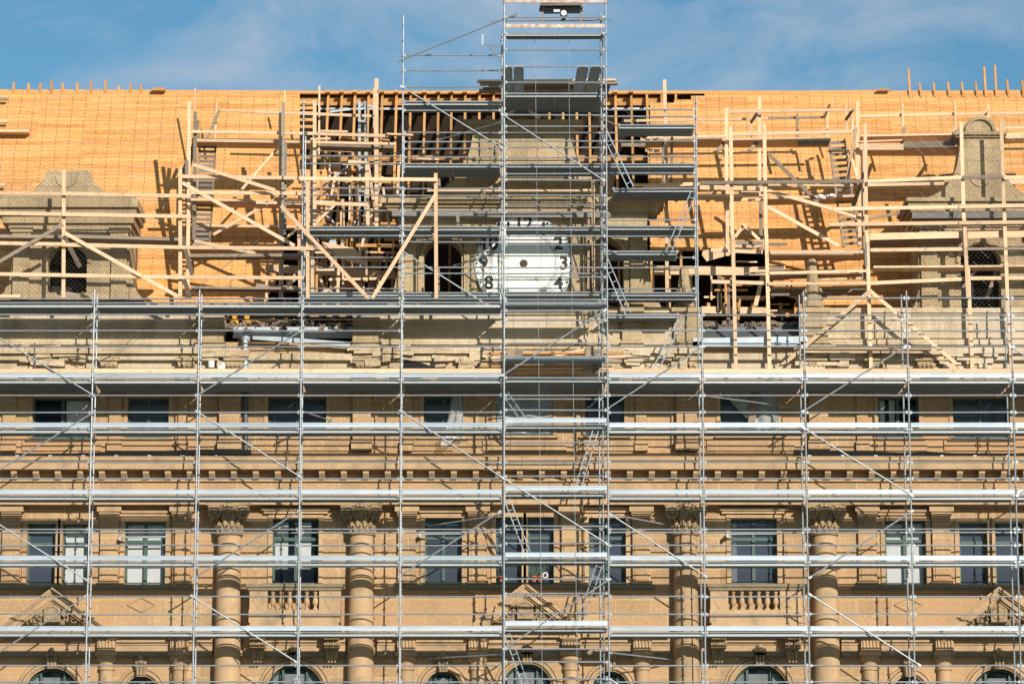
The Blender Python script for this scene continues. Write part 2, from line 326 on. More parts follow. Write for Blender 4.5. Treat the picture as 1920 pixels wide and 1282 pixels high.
# flashing strips on the window heads of the top storey, arch surrounds and keystones below
for h, (cx, r, ty) in zip(a_holes, W2):
    rr = (h[1]-h[0])/2; cxx = (h[0]+h[1])/2; zc = h[3]-rr; m = MB()
    for k, (q, t, dy) in enumerate(((rr+.10, .07, 0), (rr+.22, .05, .02), (rr+.02, .04, .04))): m.ring((cxx, WY-.02+dy, zc), q, t, 0, 180, 22, 5)
    m.build('archivolt', M_CL, B, smooth=True)
    m = MB(); m.prism([(cxx-.13, h[3]-.04), (cxx+.13, h[3]-.04), (cxx+.19, h[3]+.42), (cxx-.19, h[3]+.42)], WY-.22, WY)
    for k in range(3): m.tube((cxx-.09+.09*k, WY-.24, h[3]), (cxx-.11+.11*k, WY-.26, h[3]+.26), .032, 6)
    for k in (-1, 1): m.ball((cxx+k*.11, WY-.24, h[3]+.40), .09)
    m.ball((cxx, WY-.28, h[3]+.46), .10, sz=1.4)
    m.build('keystone', M_CA, B)
    m = MB(); m.tube((cxx-1.2*rr-.2, WY+.1, zs-.05), (cxx+1.2*rr+.2, WY+.1, zs-.05), .1, 6); 
# lower entablature over the arches (interrupted by the giant columns)
COLS = [428, 677, 1286, 1548]
def runs(y, Y, r=30):
    e = [-240]+sum([[c-r, c+r] for c in COLS], [])+[2160]
    return [(max(XL, X(e[i], y, Y)), min(XR, X(e[i+1], y, Y))) for i in range(0, len(e), 2)]
def course(name, y0, y1, Yf, mt, spans=None, back=WY+.02):
    for (a, b) in (spans or runs((y0+y1)/2, Yf)):
        MB().box(a, b, Yf, back, Z(y0, Yf), Z(y1, Yf)).build(name, mt, B)
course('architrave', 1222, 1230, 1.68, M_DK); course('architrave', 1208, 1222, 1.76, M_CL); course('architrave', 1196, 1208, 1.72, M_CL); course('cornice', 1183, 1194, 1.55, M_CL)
spans = [(XL, X(360, 1100, 1.6)), (X(742, 1100, 1.6), X(1228, 1100, 1.6)), (X(1603, 1100, 1.6), XR)]
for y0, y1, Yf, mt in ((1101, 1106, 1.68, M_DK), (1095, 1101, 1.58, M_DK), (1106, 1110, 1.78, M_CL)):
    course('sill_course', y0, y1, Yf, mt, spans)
# pilasters of the third floor with fluted corbel capitals
PIL = [20, 204, 340, 763, 896, 1070, 1203, 1627, 1766]
for cx in PIL:
    c = P(cx, 1040, 1.75).x; wd = .27
    m = MB(); m.box(c-wd, c+wd, 1.76, WY+.02, Z(1092, 1.76), Z(985, 1.76)); m.box(c-wd-.05, c+wd+.05, 1.70, WY+.01, Z(1094, 1.7), Z(1088, 1.7))
    m.box(c-wd+.07, c+wd-.07, 1.735, 1.77, Z(1086, 1.76), Z(1020, 1.76))
    po = m.build('pilaster', M_ST, B)
    m = MB(); z0 = Z(985, 1.7); z1 = Z(948, 1.6)
    m.prism([(c-wd, z0), (c+wd, z0), (c+wd+.02, z0+.30), (c-wd-.02, z0+.30)], 1.68, WY)
    m.box(c-wd-.04, c+wd+.04, 1.60, WY, z0+.30, z0+.42); m.box(c-wd-.10, c+wd+.10, 1.54, WY, z0+.42, z1)
    for k in range(5): m.tube((c-.2+.1*k, 1.67, z0+.04), (c-.2+.1*k, 1.65, z0+.27), .022, 5)
    m.build('capital', M_CL, po)
    # lower order: corbel under the balcony line
    if cx not in (20,):
        m = MB(); z0 = Z(1228, 1.6); z1 = Z(1190, 1.5)
        m.box(c-wd, c+wd, 1.56, WY, z0+.1, z1-.1); m.box(c-wd-.07, c+wd+.07, 1.50, WY, z1-.1, z1); m.box(c-wd-.05, c+wd+.05, 1.5, WY, z0, z0+.1)
        for k in range(5): m.tube((c-.2+.1*k, 1.55, z0+.16), (c-.2+.1*k, 1.53, z1-.14), .022, 5)
        m.build('corbel', M_CL, B)
        m = MB(); m.lathe((c, 1.86, 0), [(.26, 0), (.24, 8), (.21, z0-.45), (.25, z0-.42), (.25, z0-.36), (.22, z0-.33), (.24, z0-.22), (.33, z0-.12), (.33, z0)], 18)
        m.build('small_column', M_CL, B, smooth=False)
# raised surrounds round the third floor windows
for h, (a, b, c, d, k) in zip(c_holes, W3):
    m = MB(); x0, x1, z0, z1 = h[:4]; t = .14
    m.box(x0-t, x0-.004, WY-.05, WY+.01, z0, z1+t); m.box(x1+.004, x1+t, WY-.05, WY+.01, z0, z1+t); m.box(x0-.004, x1+.004, WY-.05, WY+.01, z1+.003, z1+t)
    if b-a > 60: m.box(x0-.28, x1+.28, WY-.13, WY+.01, z1+t+.02, z1+t+.11); m.box(x0-.34, x1+.34, WY-.2, WY+.01, z1+t+.11, z1+t+.18)
    m.build('window_surround', M_CL, B)
for h in e_holes:
    m = MB(); x0, x1, z0, z1 = h[:4]; t = .12
    m.box(x0-t, x0-.004, WY-.04, WY+.01, z0, z1+t); m.box(x1+.004, x1+t, WY-.04, WY+.01, z0, z1+t); m.box(x0-t-.06, x1+t+.06, WY-.14, WY+.012, z0-.12, z0-.063)
    m.build('window_surround', M_CL, B)
# panels below the attic windows and attic pilasters
for a, b in ((42, 190), (218, 330), (470, 655), (775, 850), (905, 1062), (1085, 1190), (1325, 1490), (1630, 1738), (1770, 1905)):
    x0, x1 = X(a, 835, WY), X(b, 835, WY); MB().box(x0, x1, WY-.06, WY+.01, Z(845, WY), Z(825, WY)).build('wall_panel', M_ST, B)
for a, b in ((412, 452), (662, 696), (1268, 1306), (1516, 1552), (6, 30), (205, 228), (335, 352), (752, 772), (1192, 1212), (1606, 1626)):
    x0, x1 = X(a, 780, WY), X(b, 780, WY); d = .2 if b-a > 30 else .1
    m = MB(); m.box(x0, x1, WY-d, WY+.01, Z(846, WY), Z(702, WY)); m.box(x0-.05, x1+.05, WY-d-.05, WY+.012, Z(722, WY), Z(708, WY)); m.box(x0-.04, x1+.04, WY-d-.04, WY+.012, Z(846, WY), Z(828, WY))
    m.build('attic_pilaster', M_ST, B)
# main cornice with brackets
S0 = [(XL, XR)]
course('frieze', 934, 902, 1.58, M_ST, S0); course('architrave', 946, 934, 1.50, M_CL, S0)
course('frieze', 902, 878, 1.62, M_CL, S0)
course('dentil_band', 902, 898, 1.48, M_CL, S0)
course('cornice', 879, 863, 1.10, M_CL, S0)
m = MB(); a, b = XL, XR; zt = Z(863, 1.10); zu = Z(850, WY)
m.add([(a, 1.04, zt), (b, 1.04, zt), (b, 1.04, zt+.10), (a, 1.04, zt+.10), (a, WY, zt), (b, WY, zt), (b, WY, zu), (a, WY, zu)], [(0, 1, 2, 3), (3, 2, 6, 7), (0, 4, 5, 1), (0, 3, 7, 4), (1, 5, 6, 2)])
m.build('cornice_top', M_CL, B)
px = -14
for k in range(48):
    x0 = X(px, 890, 1.4); m = MB(); z1 = Z(879.5, 1.2); z0 = z1-.26
    m.add([(x0-.09, 1.22, z1), (x0+.09, 1.22, z1), (x0+.09, 1.22, z1-.12), (x0-.09, 1.22, z1-.12), (x0-.09, 1.60, z1), (x0+.09, 1.60, z1), (x0+.09, 1.60, z0), (x0-.09, 1.60, z0), (x0-.09, 1.38, z0), (x0+.09, 1.38, z0)],
          [(0, 3, 2, 1), (3, 8, 9, 2), (8, 7, 6, 9), (0, 1, 5, 4), (0, 4, 7, 8, 3), (1, 2, 9, 6, 5)])
    m.build('bracket', M_CL, B)
    px += 41.2
# lead gutter lying on the cornice (with its white blocks)
for pts in ([(-60, 853), (60, 856), (150, 854), (230, 850), (300, 850), (380, 847), (470, 848)], [(1488, 848), (1600, 850), (1690, 853), (1740, 851), (1800, 855), (1890, 855), (1990, 852)]):
    m = MB()
    for p, q in zip(pts, pts[1:]): m.tube(P(p[0], p[1], 1.45), P(q[0]+1, q[1], 1.45), .085, 8)
    o = m.build('gutter', M_LD, B)
    b0 = pts[0][0]
    k = MB()
    for i in range(8):
        q = P(b0+30+62*i, 856, 1.22); k.box(q.x-.05, q.x+.05, 1.2, 1.36, q.z-.06, q.z+.05)
    k.build('gutter_clip', M_ZN, o)
# giant columns with carved capitals
def giant_column(cx):
    rad = .405; c0 = P(cx, 1100, 1.66); x = c0.x; zt = Z(1001, 1.3); ztop = Z(944, 1.4)
    m = MB(); prof = [(rad+.05, 0), (rad+.05, 1), (rad+.03, 1.2), (rad+.02, 5), (rad-.0, zt-4.5), (rad-.045, zt-.3), (rad-.045, zt)]
    m.lathe((x, 1.70, 0), prof, 40); o = m.build('column', M_CL, B, smooth=True)
    c = MB(); H = ztop-zt
    c.lathe((x, 1.70, zt), [(.37, -.02), (.43, .01), (.43, .06), (.37, .09), (.34, .12), (.35, .4), (.42, .62), (.5, .74), (.46, H-.1)], 20)
    for ring_, (zz, rr, nn, s) in enumerate(((.16, .37, 12, .085), (.34, .40, 12, .095), (.52, .44, 10, .08))):
        for i in range(nn):
            t = 2*math.pi*(i+.5*(ring_ % 2))/nn; ct, st = math.cos(t), math.sin(t)
            if st > .5: continue
            c.ball((x+rr*ct, 1.70+rr*st, zt+zz), s, .75, .75, 1.5, 7, 5); c.ball((x+(rr+.05)*ct, 1.70+(rr+.05)*st, zt+zz+s*1.2), s*.55, n=6, m=4)
    for k in (-1, 1):
        for R0, r, dy in ((.17, .05, -.04), (.075, .035, -.05)): c.ring((x+k*.42, 1.34+dy, zt+.68), R0, r, n=16)
        c.ball((x+k*.42, 1.30, zt+.68), .045); c.ring((x+k*.15, 1.33, zt+.56), .09, .03, n=12)
        c.ball((x+k*.50, 1.36, zt+.52), .07, sz=1.6); c.ball((x+k*.55, 1.42, zt+.74), .09)
    # concave abacus
    ab = [(x-.62, 1.24), (x-.35, 1.34), (x, 1.38), (x+.35, 1.34), (x+.62, 1.24), (x+.62, 1.9), (x-.62, 1.9)]; n = len(ab)
    for z0, z1, g_ in ((zt+H-.14, zt+H-.07, 0), (zt+H-.07, zt+H-.003, .05)):
        vs = [(a+(g_ if a > x else -g_ if a < x else 0), b-g_ if b < 1.8 else b, z0) for a, b in ab]+[(a+(g_ if a > x else -g_ if a < x else 0), b-g_ if b < 1.8 else b, z1) for a, b in ab]
        c.add(vs, [tuple(range(n))[::-1], tuple(range(n, 2*n))]+[(i, (i+1) % n, n+(i+1) % n, n+i) for i in range(n)])
    for dx, dz, r in ((0, 0, .12), (-.11, .03, .08), (.11, .03, .08), (-.06, -.1, .07), (.07, -.09, .07), (0, .12, .07)): c.ball((x+dx, 1.28, zt+H-.1+dz), r, n=7, m=5)
    c.build('capital', M_CA, o, smooth=False)
for cx in COLS: giant_column(cx)
# pediments with carved relief
for i, (cx, ay, by, hw) in enumerate(((98, 1101, 1176, 104), (985, 1091, 1168, 98), (1873, 1099, 1176, 104))):
    m = MB(); Y0 = 1.35
    def rake(d0, d1, ya, yb):
        s_ = (by-ay)/hw
        for k in (-1, 1):
            m.prism(poly([(cx, ay+d0), (cx+k*hw*(1-0), by+d0), (cx+k*hw, by+d1), (cx, ay+d1)], Y0), ya, yb)
    rake(0, 5, 1.28, WY); rake(5, 9, 1.34, WY); rake(9, 21, 1.42, WY); rake(21, 26, 1.5, WY)
    m.prism(poly([(cx-hw, by+4), (cx+hw, by+4), (cx+hw, by+16), (cx-hw, by+16)], Y0), 1.35, WY)
    po = m.build('pediment', M_CL, B)
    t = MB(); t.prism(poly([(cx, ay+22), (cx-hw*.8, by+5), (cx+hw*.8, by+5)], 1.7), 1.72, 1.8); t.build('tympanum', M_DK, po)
    r = MB(); rnd = random.Random(i)
    c = P(cx, by-27, 1.6)
    r.prism([(c.x-.24, c.z-.3), (c.x+.24, c.z-.3), (c.x+.26, c.z+.25), (c.x+.12, c.z+.36), (c.x-.12, c.z+.36), (c.x-.26, c.z+.25)], 1.55, 1.73)
    r.ring((c.x, 1.55, c.z), .2, .03, n=18); r.ring((c.x, 1.58, c.z+.02), .36, .06, -20, 200, 16, 6)
    r.ball((c.x, 1.56, c.z+.45), .14); r.ball((c.x-.12, 1.55, c.z+.5), .08); r.ball((c.x+.12, 1.55, c.z+.5), .08)
    for k in (-1, 1):
        for dx, dz, R0 in ((.55, .02, .14), (.8, -.12, .11), (.55, -.22, .1), (.38, .33, .09), (1.0, -.22, .08)):
            r.ring((c.x+k*dx, 1.62, c.z+dz), R0, .035, rnd.uniform(0, 90), rnd.uniform(260, 360), 12, 6); r.ball((c.x+k*dx, 1.6, c.z+dz), .045)
        for q in range(26):
            dx = rnd.uniform(.32, 1.15); dz = rnd.uniform(-.42, .5-dx*.72)
            r.ball((c.x+k*dx, 1.66, c.z+dz), rnd.uniform(.035, .075), rnd.uniform(.7, 1.6), 1, rnd.uniform(.7, 1.5), 6, 4)
    r.build('relief_carving', M_CA, po)
# balconies
for (a, b) in ((463, 642), (1327, 1507)):
    zt = Z(1094, 1.2); Y0 = 1.15; xa, xb = X(a, 1100, Y0), X(b, 1100, Y0)
    m = MB(); z1 = Z(1094, Y0); z2 = Z(1100, Y0); z3 = Z(1106, Y0); z4 = Z(1142, Y0); z5 = Z(1166, Y0)
    m.box(xa+.06, xb-.06, Y0+.04, WY, z5, z4); 
    for u0, u1 in ((.08, .62), (2.18+.0, 2.83)):
        m.box(xa+u0, xa+u1, Y0+.04, WY-.3, z4, z3)
        cxm = xa+(u0+u1)/2; zc = (z3+z4)/2
        for k in range(4):
            pts = [(cxm-.16, zc), (cxm, zc+.26), (cxm+.16, zc), (cxm, zc-.26)]; p, q = pts[k], pts[(k+1) % 4]
            m.bar((p[0], Y0+.035, p[1]), (q[0], Y0+.035, q[1]), .025, .02)
    m.box(xa+.02, xb-.02, Y0-.12, WY, z5-.22, z5-.1); m.box(xa+.1, xb-.1, Y0, WY, z5-.1, z5)
    bo = m.build('balcony', M_CL, B)
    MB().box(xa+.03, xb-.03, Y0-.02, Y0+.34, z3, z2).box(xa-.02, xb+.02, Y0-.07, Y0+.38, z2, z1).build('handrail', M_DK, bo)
    n = 6
    for k in range(n):
        x = xa+.78+k*(1.28/(n-1)); H = z3-z4
        MB().lathe((x, Y0+.14, z4), [(.075, 0), (.075, .05), (.04, .08), (.05, .13), (.085, .2), (.085, .27), (.05, .42), (.038, H-.12), (.06, H-.08), (.075, H-.05), (.075, H)], 10).build('baluster', M_CL, bo, smooth=False)
    for k in (-1, 1):
        x = (xa+xb)/2+k*1.12; m = MB(); zt = z5-.22
        m.prism([(x-.22, zt-.28), (x+.22, zt-.28), (x+.24, zt), (x-.24, zt)], Y0+.05, WY); m.prism([(x-.24, zt-.5), (x+.24, zt-.5), (x+.2, zt-.28), (x-.2, zt-.28)], Y0+.28, WY)
        m.prism([(x-.17, zt-.85), (x+.17, zt-.85), (x+.2, zt-.5), (x-.2, zt-.5)], Y0+.42, WY)
        for j in range(6): m.ball((x-.2+.08*j, Y0+.28, zt-.42+.03*(j % 2)), .06, n=6, m=4); m.ball((x-.2+.08*j, Y0+.3, zt-.52), .045, n=6, m=4)
        for j in range(4): m.tube((x-.15+.1*j, Y0+.04, zt-.26), (x-.15+.1*j, Y0+.03, zt-.03), .02, 5)
        for j in (-1, 0, 1): m.tube((x+j*.1, Y0+.42, zt-.95), (x+j*.06, Y0+.4, zt-.62), .03, 5)
        m.build('console', M_CA, bo)
# diamond panels below the side windows
for cx in (265, 1703):
    c = P(cx, 1133, 1.88); m = MB(); pts = [(c.x-.42, c.z), (c.x, c.z+.22), (c.x+.42, c.z), (c.x, c.z-.22)]
    for k in range(4): p, q = pts[k], pts[(k+1) % 4]; m.bar((p[0], 1.885, p[1]), (q[0], 1.885, q[1]), .03, .05)
    m.build('diamond_panel', M_CL, B)

# ---- attic entablature and parapet
GAPS = [(418, 664), (1318, 1508)]
course('attic_cornice', 704, 690, 1.80, M_AT, S0); course('attic_cornice', 690, 677, 1.70, M_AT, S0)
course('attic_cornice', 676, 662, 1.58, M_AT, S0)
seg = [(-240, 418), (664, 1318), (1508, 2160)]
for a, b in seg:
    xa, xb = max(XL, X(a, 620, 1.6)), min(XR, X(b, 620, 1.6))
    MB().box(xa, xb, 1.42, 2.4, Z(662, 1.42), Z(650, 1.42)).build('attic_cornice', M_AT, B)
    m = MB(); m.box(xa+.05, xb-.05, 1.72, 2.4, Z(650, 1.7), Z(586, 1.7)); m.box(xa, xb, 1.62, 2.4, Z(646, 1.62), Z(636, 1.62)); m.box(xa, xb, 1.66, 2.42, Z(586, 1.66), Z(577, 1.66))
    m.build('parapet', M_AT, B)
# carved blocks on the attic entablature
rnd = random.Random(3)
for cx in (205, 350, 440, 683, 1290, 1530, 1640, 1735):
    c = P(cx, 684, 1.6); m = MB()
    m.box(c.x-.26, c.x+.26, 1.45, 1.9, c.z-.12, c.z+.1); m.box(c.x-.33, c.x+.33, 1.38, 1.9, c.z+.1, c.z+.2)
    for k in range(4): m.ball((c.x-.2+.13*k, 1.44, c.z-.05), .07, n=6, m=4)
    m.build('carved_block', M_GR, B)
for cx, w_ in ((395, .4), (687, .42), (1288, .4), (1527, .42), (1185, .3)):
    c = P(cx, 620, 1.6); m = MB(); m.box(c.x-w_, c.x+w_, 1.56, 2.4, Z(652, 1.56), Z(585, 1.56)); m.box(c.x-w_-.07, c.x+w_+.07, 1.5, 2.45, Z(585, 1.5), Z(576, 1.5)); m.box(c.x-w_-.06, c.x+w_+.06, 1.5, 2.45, Z(652, 1.5), Z(640, 1.5))
    m.build('pedestal', M_GR, B)
for cx, top in ((1283, 500), (1524, 486)):
    c = P(cx, 577, 2.0); H = P(cx, top, 2.0).z-c.z
    prof = [(.34, 0), (.36, .1), (.28, .2), (.32, .34), (.24, .42), (.27, .55), (.20, .62), (.19, .75), (.14, .95*H), (.10, H)]
    prof = [(a, min(b, H)) for a, b in prof]; m = MB(); m.lathe(c, prof, 9)
    rr = random.Random(cx)
    for k in range(16): m.ball((c.x+rr.uniform(-.25, .25), 2.0-rr.uniform(.1, .25), c.z+rr.uniform(0, .6)), rr.uniform(.05, .1), 1, 1, 1.4, 6, 4)
    m.build('finial', M_GR, B)
# broken stonework along the attic entablature
rr = random.Random(9)
for (a, b) in ((664, 760), (380, 450), (1150, 1300), (1490, 1600), (820, 935), (1740, 1860), (40, 150)):
    m = MB()
    for k in range(int((b-a)*.17)):
        q = P(rr.uniform(a, b), rr.uniform(652, 698), 1.5); w1, h1 = rr.uniform(.12, .32), rr.uniform(.08, .22); y_ = rr.uniform(1.42, 1.56)
        m.bar((q.x-w1, y_+.1, q.z), (q.x+w1, y_+.1+rr.uniform(-.03, .03), q.z+rr.uniform(-.05, .05)), h1, .28)
    m.build('broken_stonework', M_AT, B)
# stripped gaps in the parapet
m = MB()
m.prism(poly([(418, 651), (452, 651), (452, 676), (418, 676)], 1.7), 1.66, 2.2); m.build('broken_brickwork', M_BR, B)
for (a, b) in GAPS:
    xa, xb = X(a, 620, 1.8), X(b, 620, 1.8)
    MB().box(xa, xb, 1.95, 2.4, Z(664, 1.95), Z(652, 1.95)).build('wall_core', M_RG, B)
m = MB(); m.prism(poly([(474, 630), (520, 631), (665, 642), (655, 649), (560, 643), (474, 636)], 1.5), 1.5, 1.56); m.build('gutter', M_ZN, B)
m = MB(); m.prism(poly([(1300, 634), (1512, 630), (1516, 641), (1490, 648), (1298, 648)], 1.5), 1.5, 1.58); m.build('gutter', M_ZN, B)
for (a, b) in ((436, 664), (1312, 1508)):
    p, q = P(a, 622, 1.9), P(b, 622, 1.9); m = MB()
    m.add([(p.x, 1.9, p.z-.2), (q.x, 1.9, q.z-.2), (q.x, 2.5, q.z+.18), (p.x, 2.5, p.z+.18)], [(0, 1, 2, 3)]); m.box(p.x, q.x, 2.45, 3.0, p.z+.14, p.z+.26); m.build('lead_flashing', M_LD if a > 1000 else M_ZN, B)
# rainwater pipe in the left gap
m = MB(); m.tube(P(460, 693, 1.6), P(460, 636, 1.6), .09, 10); m.tube(P(460, 640, 1.6), P(464, 622, 1.75), .13, 10); m.build('rainwater_head', M_ZN, B)
m = MB(); m.tube(P(461, 846, 1.8), P(460, 704, 1.8), .075, 10); m.build('downpipe', M_LD, B)

# ---- central clock gable
GY = 2.3
gb = MB()
gx = [X(p, 500, GY) for p in (748, 795, 865, 1099, 1169, 1214)]
gz0, gz1 = Z(600, GY), Z(398, GY)
wall_band(gb, gx[0], gx[5], gz0, gz1, [(gx[1], gx[2], Z(590, GY), Z(446, GY), True), (gx[3], gx[4], Z(590, GY), Z(446, GY), True)], GY, GY+.9)
for k in (-1, 1):
    s_ = [(748, 600), (748, 480), (745, 510), (738, 545), (724, 575), (700, 600)] if k < 0 else [(1214, 600), (1214, 480), (1217, 510), (1224, 545), (1240, 575), (1264, 600)]
    gb.prism(poly(s_, GY), GY+.02, GY+.85)
gb.prism(poly([(795, 370), (814, 361), (832, 350), (847, 338), (859, 324), (869, 309), (877, 292), (883, 272), (888, 244), (1072, 244), (1077, 272), (1083, 292), (1091, 309), (1101, 324), (1113, 338), (1128, 350), (1146, 361), (1168, 370)], GY), GY+.1, GY+.9)
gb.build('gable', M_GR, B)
for (a, b, y0, y1, Y) in ((726, 1234, 398, 388, 2.22), (720, 1240, 388, 380, 2.12), (714, 1246, 380, 371, 1.95), (748, 1214, 412, 404, 2.24), (882, 1078, 245, 238, 2.3), (874, 1086, 238, 232, 2.2), (866, 1093, 232, 224, 2.1), (886, 1074, 300, 296, 2.34)):
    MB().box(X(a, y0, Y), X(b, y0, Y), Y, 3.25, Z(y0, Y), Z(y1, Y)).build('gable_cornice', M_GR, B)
m = MB(); m.prism(poly([(935, 224), (950, 212), (968, 208), (996, 208), (1012, 214), (1026, 224)], 2.3), 2.3, 2.9); m.build('broken_crest', M_DK, B)
for cx in (768, 882, 1083, 1194):
    c = P(cx, 500, 2.2).x; m = MB(); m.box(c-.2, c+.2, 2.16, GY+.02, Z(598, 2.16), Z(432, 2.16)); m.box(c-.25, c+.25, 2.08, GY+.01, Z(432, 2.1), Z(421, 2.1)); m.box(c-.24, c+.24, 2.1, GY+.012, Z(600, 2.1), Z(580, 2.1))
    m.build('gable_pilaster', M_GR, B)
for a, b in ((1, 2), (3, 4)):
    r = (gx[b]-gx[a])/2; c = (gx[a]+gx[b])/2; zc = Z(446, GY)-r; m = MB()
    m.ring((c, GY-.01, zc), r+.08, .07, 0, 180, 18, 5); m.ring((c, GY+.01, zc), r+.2, .05, 0, 180, 18, 5); m.box(gx[a]-.18, gx[a]-.01, GY-.06, GY+.01, Z(598, GY), zc); m.box(gx[b]+.01, gx[b]+.18, GY-.06, GY+.01, Z(598, GY), zc)
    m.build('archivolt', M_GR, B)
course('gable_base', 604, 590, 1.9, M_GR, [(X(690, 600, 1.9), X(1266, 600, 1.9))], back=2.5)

# ---- side dormers
def dormer(cx, body, y0, y1, op, oy0, name):
    m = MB(); Y = 2.5; a, b = body
    wall_band(m, X(a, 500, Y), X(b, 500, Y), Z(y1, Y), Z(y0, Y), [(X(op[0], 500, Y), X(op[1], 500, Y), Z(y1-14, Y), Z(oy0, Y), True)], Y, Y+.5)
    for x in (X(a, 500, Y), X(b, 500, Y)-.3): m.box(x, x+.3, Y+.5, 5.6, Z(y1, Y), Z(y0, Y))
    for k, e in ((-1, a), (1, b)): m.prism(poly([(e, y1), (e, y1-62), (e+k*4, y1-40), (e+k*14, y1-16), (e+k*28, y1)], Y), Y+.02, Y+.8)
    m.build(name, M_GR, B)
    for e0, e1 in ((a, a+34), (b-36, b-4)):
        p, q = X(e0+4, 480, Y), X(e1, 480, Y); m = MB(); m.box(p, q, Y-.12, Y+.01, Z(y1, Y), Z(y0+26, Y)); m.box(p-.04, q+.04, Y-.18, Y+.012, Z(y0+26, Y), Z(y0+8, Y)); m.box(p-.1, q+.1, Y-.26, Y+.014, Z(y0+8, Y), Z(y0, Y))
        for k in range(5): m.tube((p+.06+k*(q-p-.12)/4, Y-.19, Z(y0+24, Y)), (p+.06+k*(q-p-.12)/4, Y-.19, Z(y0+10, Y)), .02, 5)
        m.build('dormer_pilaster', M_GR, B)
    r = (X(op[1], 500, Y)-X(op[0], 500, Y))/2; c = X(cx, 500, Y); MB().ring((c, Y-.01, Z(oy0, Y)-r), r+.09, .07, 0, 180, 18, 5).build('archivolt', M_GR, B)
MB().box(X(70, 500, 4.0), X(185, 500, 4.0), 3.9, 4.0, Z(570, 4), Z(440, 4)).build('dormer_dark_panel', M_IN, B)  # dark panels added to stand in for shade inside the dormer openings
MB().box(X(1780, 500, 4.0), X(1900, 500, 4.0), 3.9, 4.0, Z(610, 4), Z(440, 4)).build('dormer_dark_panel', M_IN, B)
dormer(126, (22, 242), 430, 562, (90, 163), 458, 'dormer')
for (a, b, y0, y1, Y) in ((16, 246, 430, 418, 2.42), (4, 250, 418, 404, 2.3), (-4, 255, 400, 388, 2.12), (-14, 258, 388, 372, 1.98), (-8, 252, 372, 366, 2.1)):
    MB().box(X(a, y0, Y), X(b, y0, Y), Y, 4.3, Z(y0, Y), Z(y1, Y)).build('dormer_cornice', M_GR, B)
m = MB(); m.prism(poly([(48, 366), (60, 359), (69, 351), (77, 342), (84, 331), (90, 319), (165, 319), (169, 331), (176, 342), (185, 351), (196, 359), (208, 366)], 2.4), 2.4, 3.6); m.ring(P(125, 332, 2.4), .32, .04, 180, 360, 16, 5); m.build('dormer_crest', M_GR, B)
dormer(1838, (1722, 1956), 425, 604, (1801, 1876), 456, 'dormer')
for (a, b, y0, y1, Y) in ((1716, 1960, 425, 412, 2.42), (1708, 1968, 396, 386, 2.2), (1703, 1974, 386, 377, 2.08), (1700, 1978, 377, 370, 1.96), (1712, 1964, 412, 396, 2.34), (1792, 1883, 257, 252, 2.3), (1787, 1888, 252, 247, 2.2)):
    MB().box(X(a, y0, Y), X(b, y0, Y), Y, 4.6 if y0 > 300 else 3.4, Z(y0, Y), Z(y1, Y)).build('dormer_cornice', M_GR, B)
m = MB(); m.prism(poly([(1740, 370), (1754, 364), (1766, 357), (1776, 348), (1784, 337), (1790, 324), (1795, 309), (1798, 290), (1801, 257), (1874, 257), (1877, 290), (1880, 309), (1885, 324), (1891, 337), (1900, 348), (1910, 357), (1922, 364), (1936, 370)], 2.4), 2.4, 3.3)
m.prism(poly([(1838+31*math.cos(math.pi*i/16), 247-30*math.sin(math.pi*i/16)) for i in range(17)], 2.35), 2.4, 3.2)
c = P(1838, 247, 2.35); m.ring(c, .44, .06, 0, 180, 18, 5); m.ring(P(1838, 330, 2.4), .32, .04, 190, 350, 16, 5); m.build('dormer_crest', M_GR, B)

# ---- roof: boarded slopes, bare rafters, ridge studs
RO = MB().box(XL, XR, 7.25, 7.45, Z(171, 7.3)-.1, Z(171, 7.3)+.0).build('roof', M_OR, B)
def slope_piece(name, poly_px, mt=M_RF, off=0.0, parent=None, thick=.04):
    """polygon given in pixels, split at the knee, laid on the slope"""
    m = MB(); knee = 300
    def clip(pts, keep_above):
        out = []
        for i in range(len(pts)):
            a, b = pts[i], pts[(i+1) % len(pts)]
            ia = (a[1] <= knee) == keep_above or a[1] == knee; ib = (b[1] <= knee) == keep_above or b[1] == knee
            if ia: out.append(a)
            if ia != ib and a[1] != b[1]: t = (knee-a[1])/(b[1]-a[1]); out.append((a[0]+t*(b[0]-a[0]), knee))
        return out
    for up in (True, False):
        q = clip(poly_px, up)
        if len(q) < 3 or max(p[1] for p in q)-min(p[1] for p in q) < .5: continue
        top = [R(a, b, off) for a, b in q]; bot = [R(a, b, off-thick) for a, b in q]; n = len(q)
        m.add(top+bot, [tuple(range(n)), tuple(range(n, 2*n))[::-1]]+[(i, n+i, n+(i+1) % n, (i+1) % n) for i in range(n)])
    return m.build(name, mt, parent or RO)
slope_piece('roof_boarding', [(-330, 166), (20, 168), (562, 170), (562, 430), (530, 430), (530, 505), (500, 560), (500, 600), (-330, 600)])
slope_piece('roof_boarding', [(1219, 290), (1219, 193), (1264, 193), (1264, 187), (1296, 187), (1296, 180), (1321, 180), (1321, 172), (1645, 169), (1645, 173), (1670, 173), (1670, 171), (2280, 167), (2280, 600), (1520, 600), (1490, 560), (1440, 545), (1440, 470), (1219, 470)])
slope_piece('roof_boarding', [(562, 318), (616, 318), (616, 352), (637, 352), (637, 378), (600, 378), (600, 430), (562, 430)])
for y in (190, 200, 209, 222, 235, 247): slope_piece('roof_batten', [(562, y), (590, y), (590, y+5), (562, y+5)])
for y in (197, 213, 231, 249, 262, 275): slope_piece('roof_batten', [(1219, y), (1246, y), (1246, y+9), (1219, y+9)], off=.05)
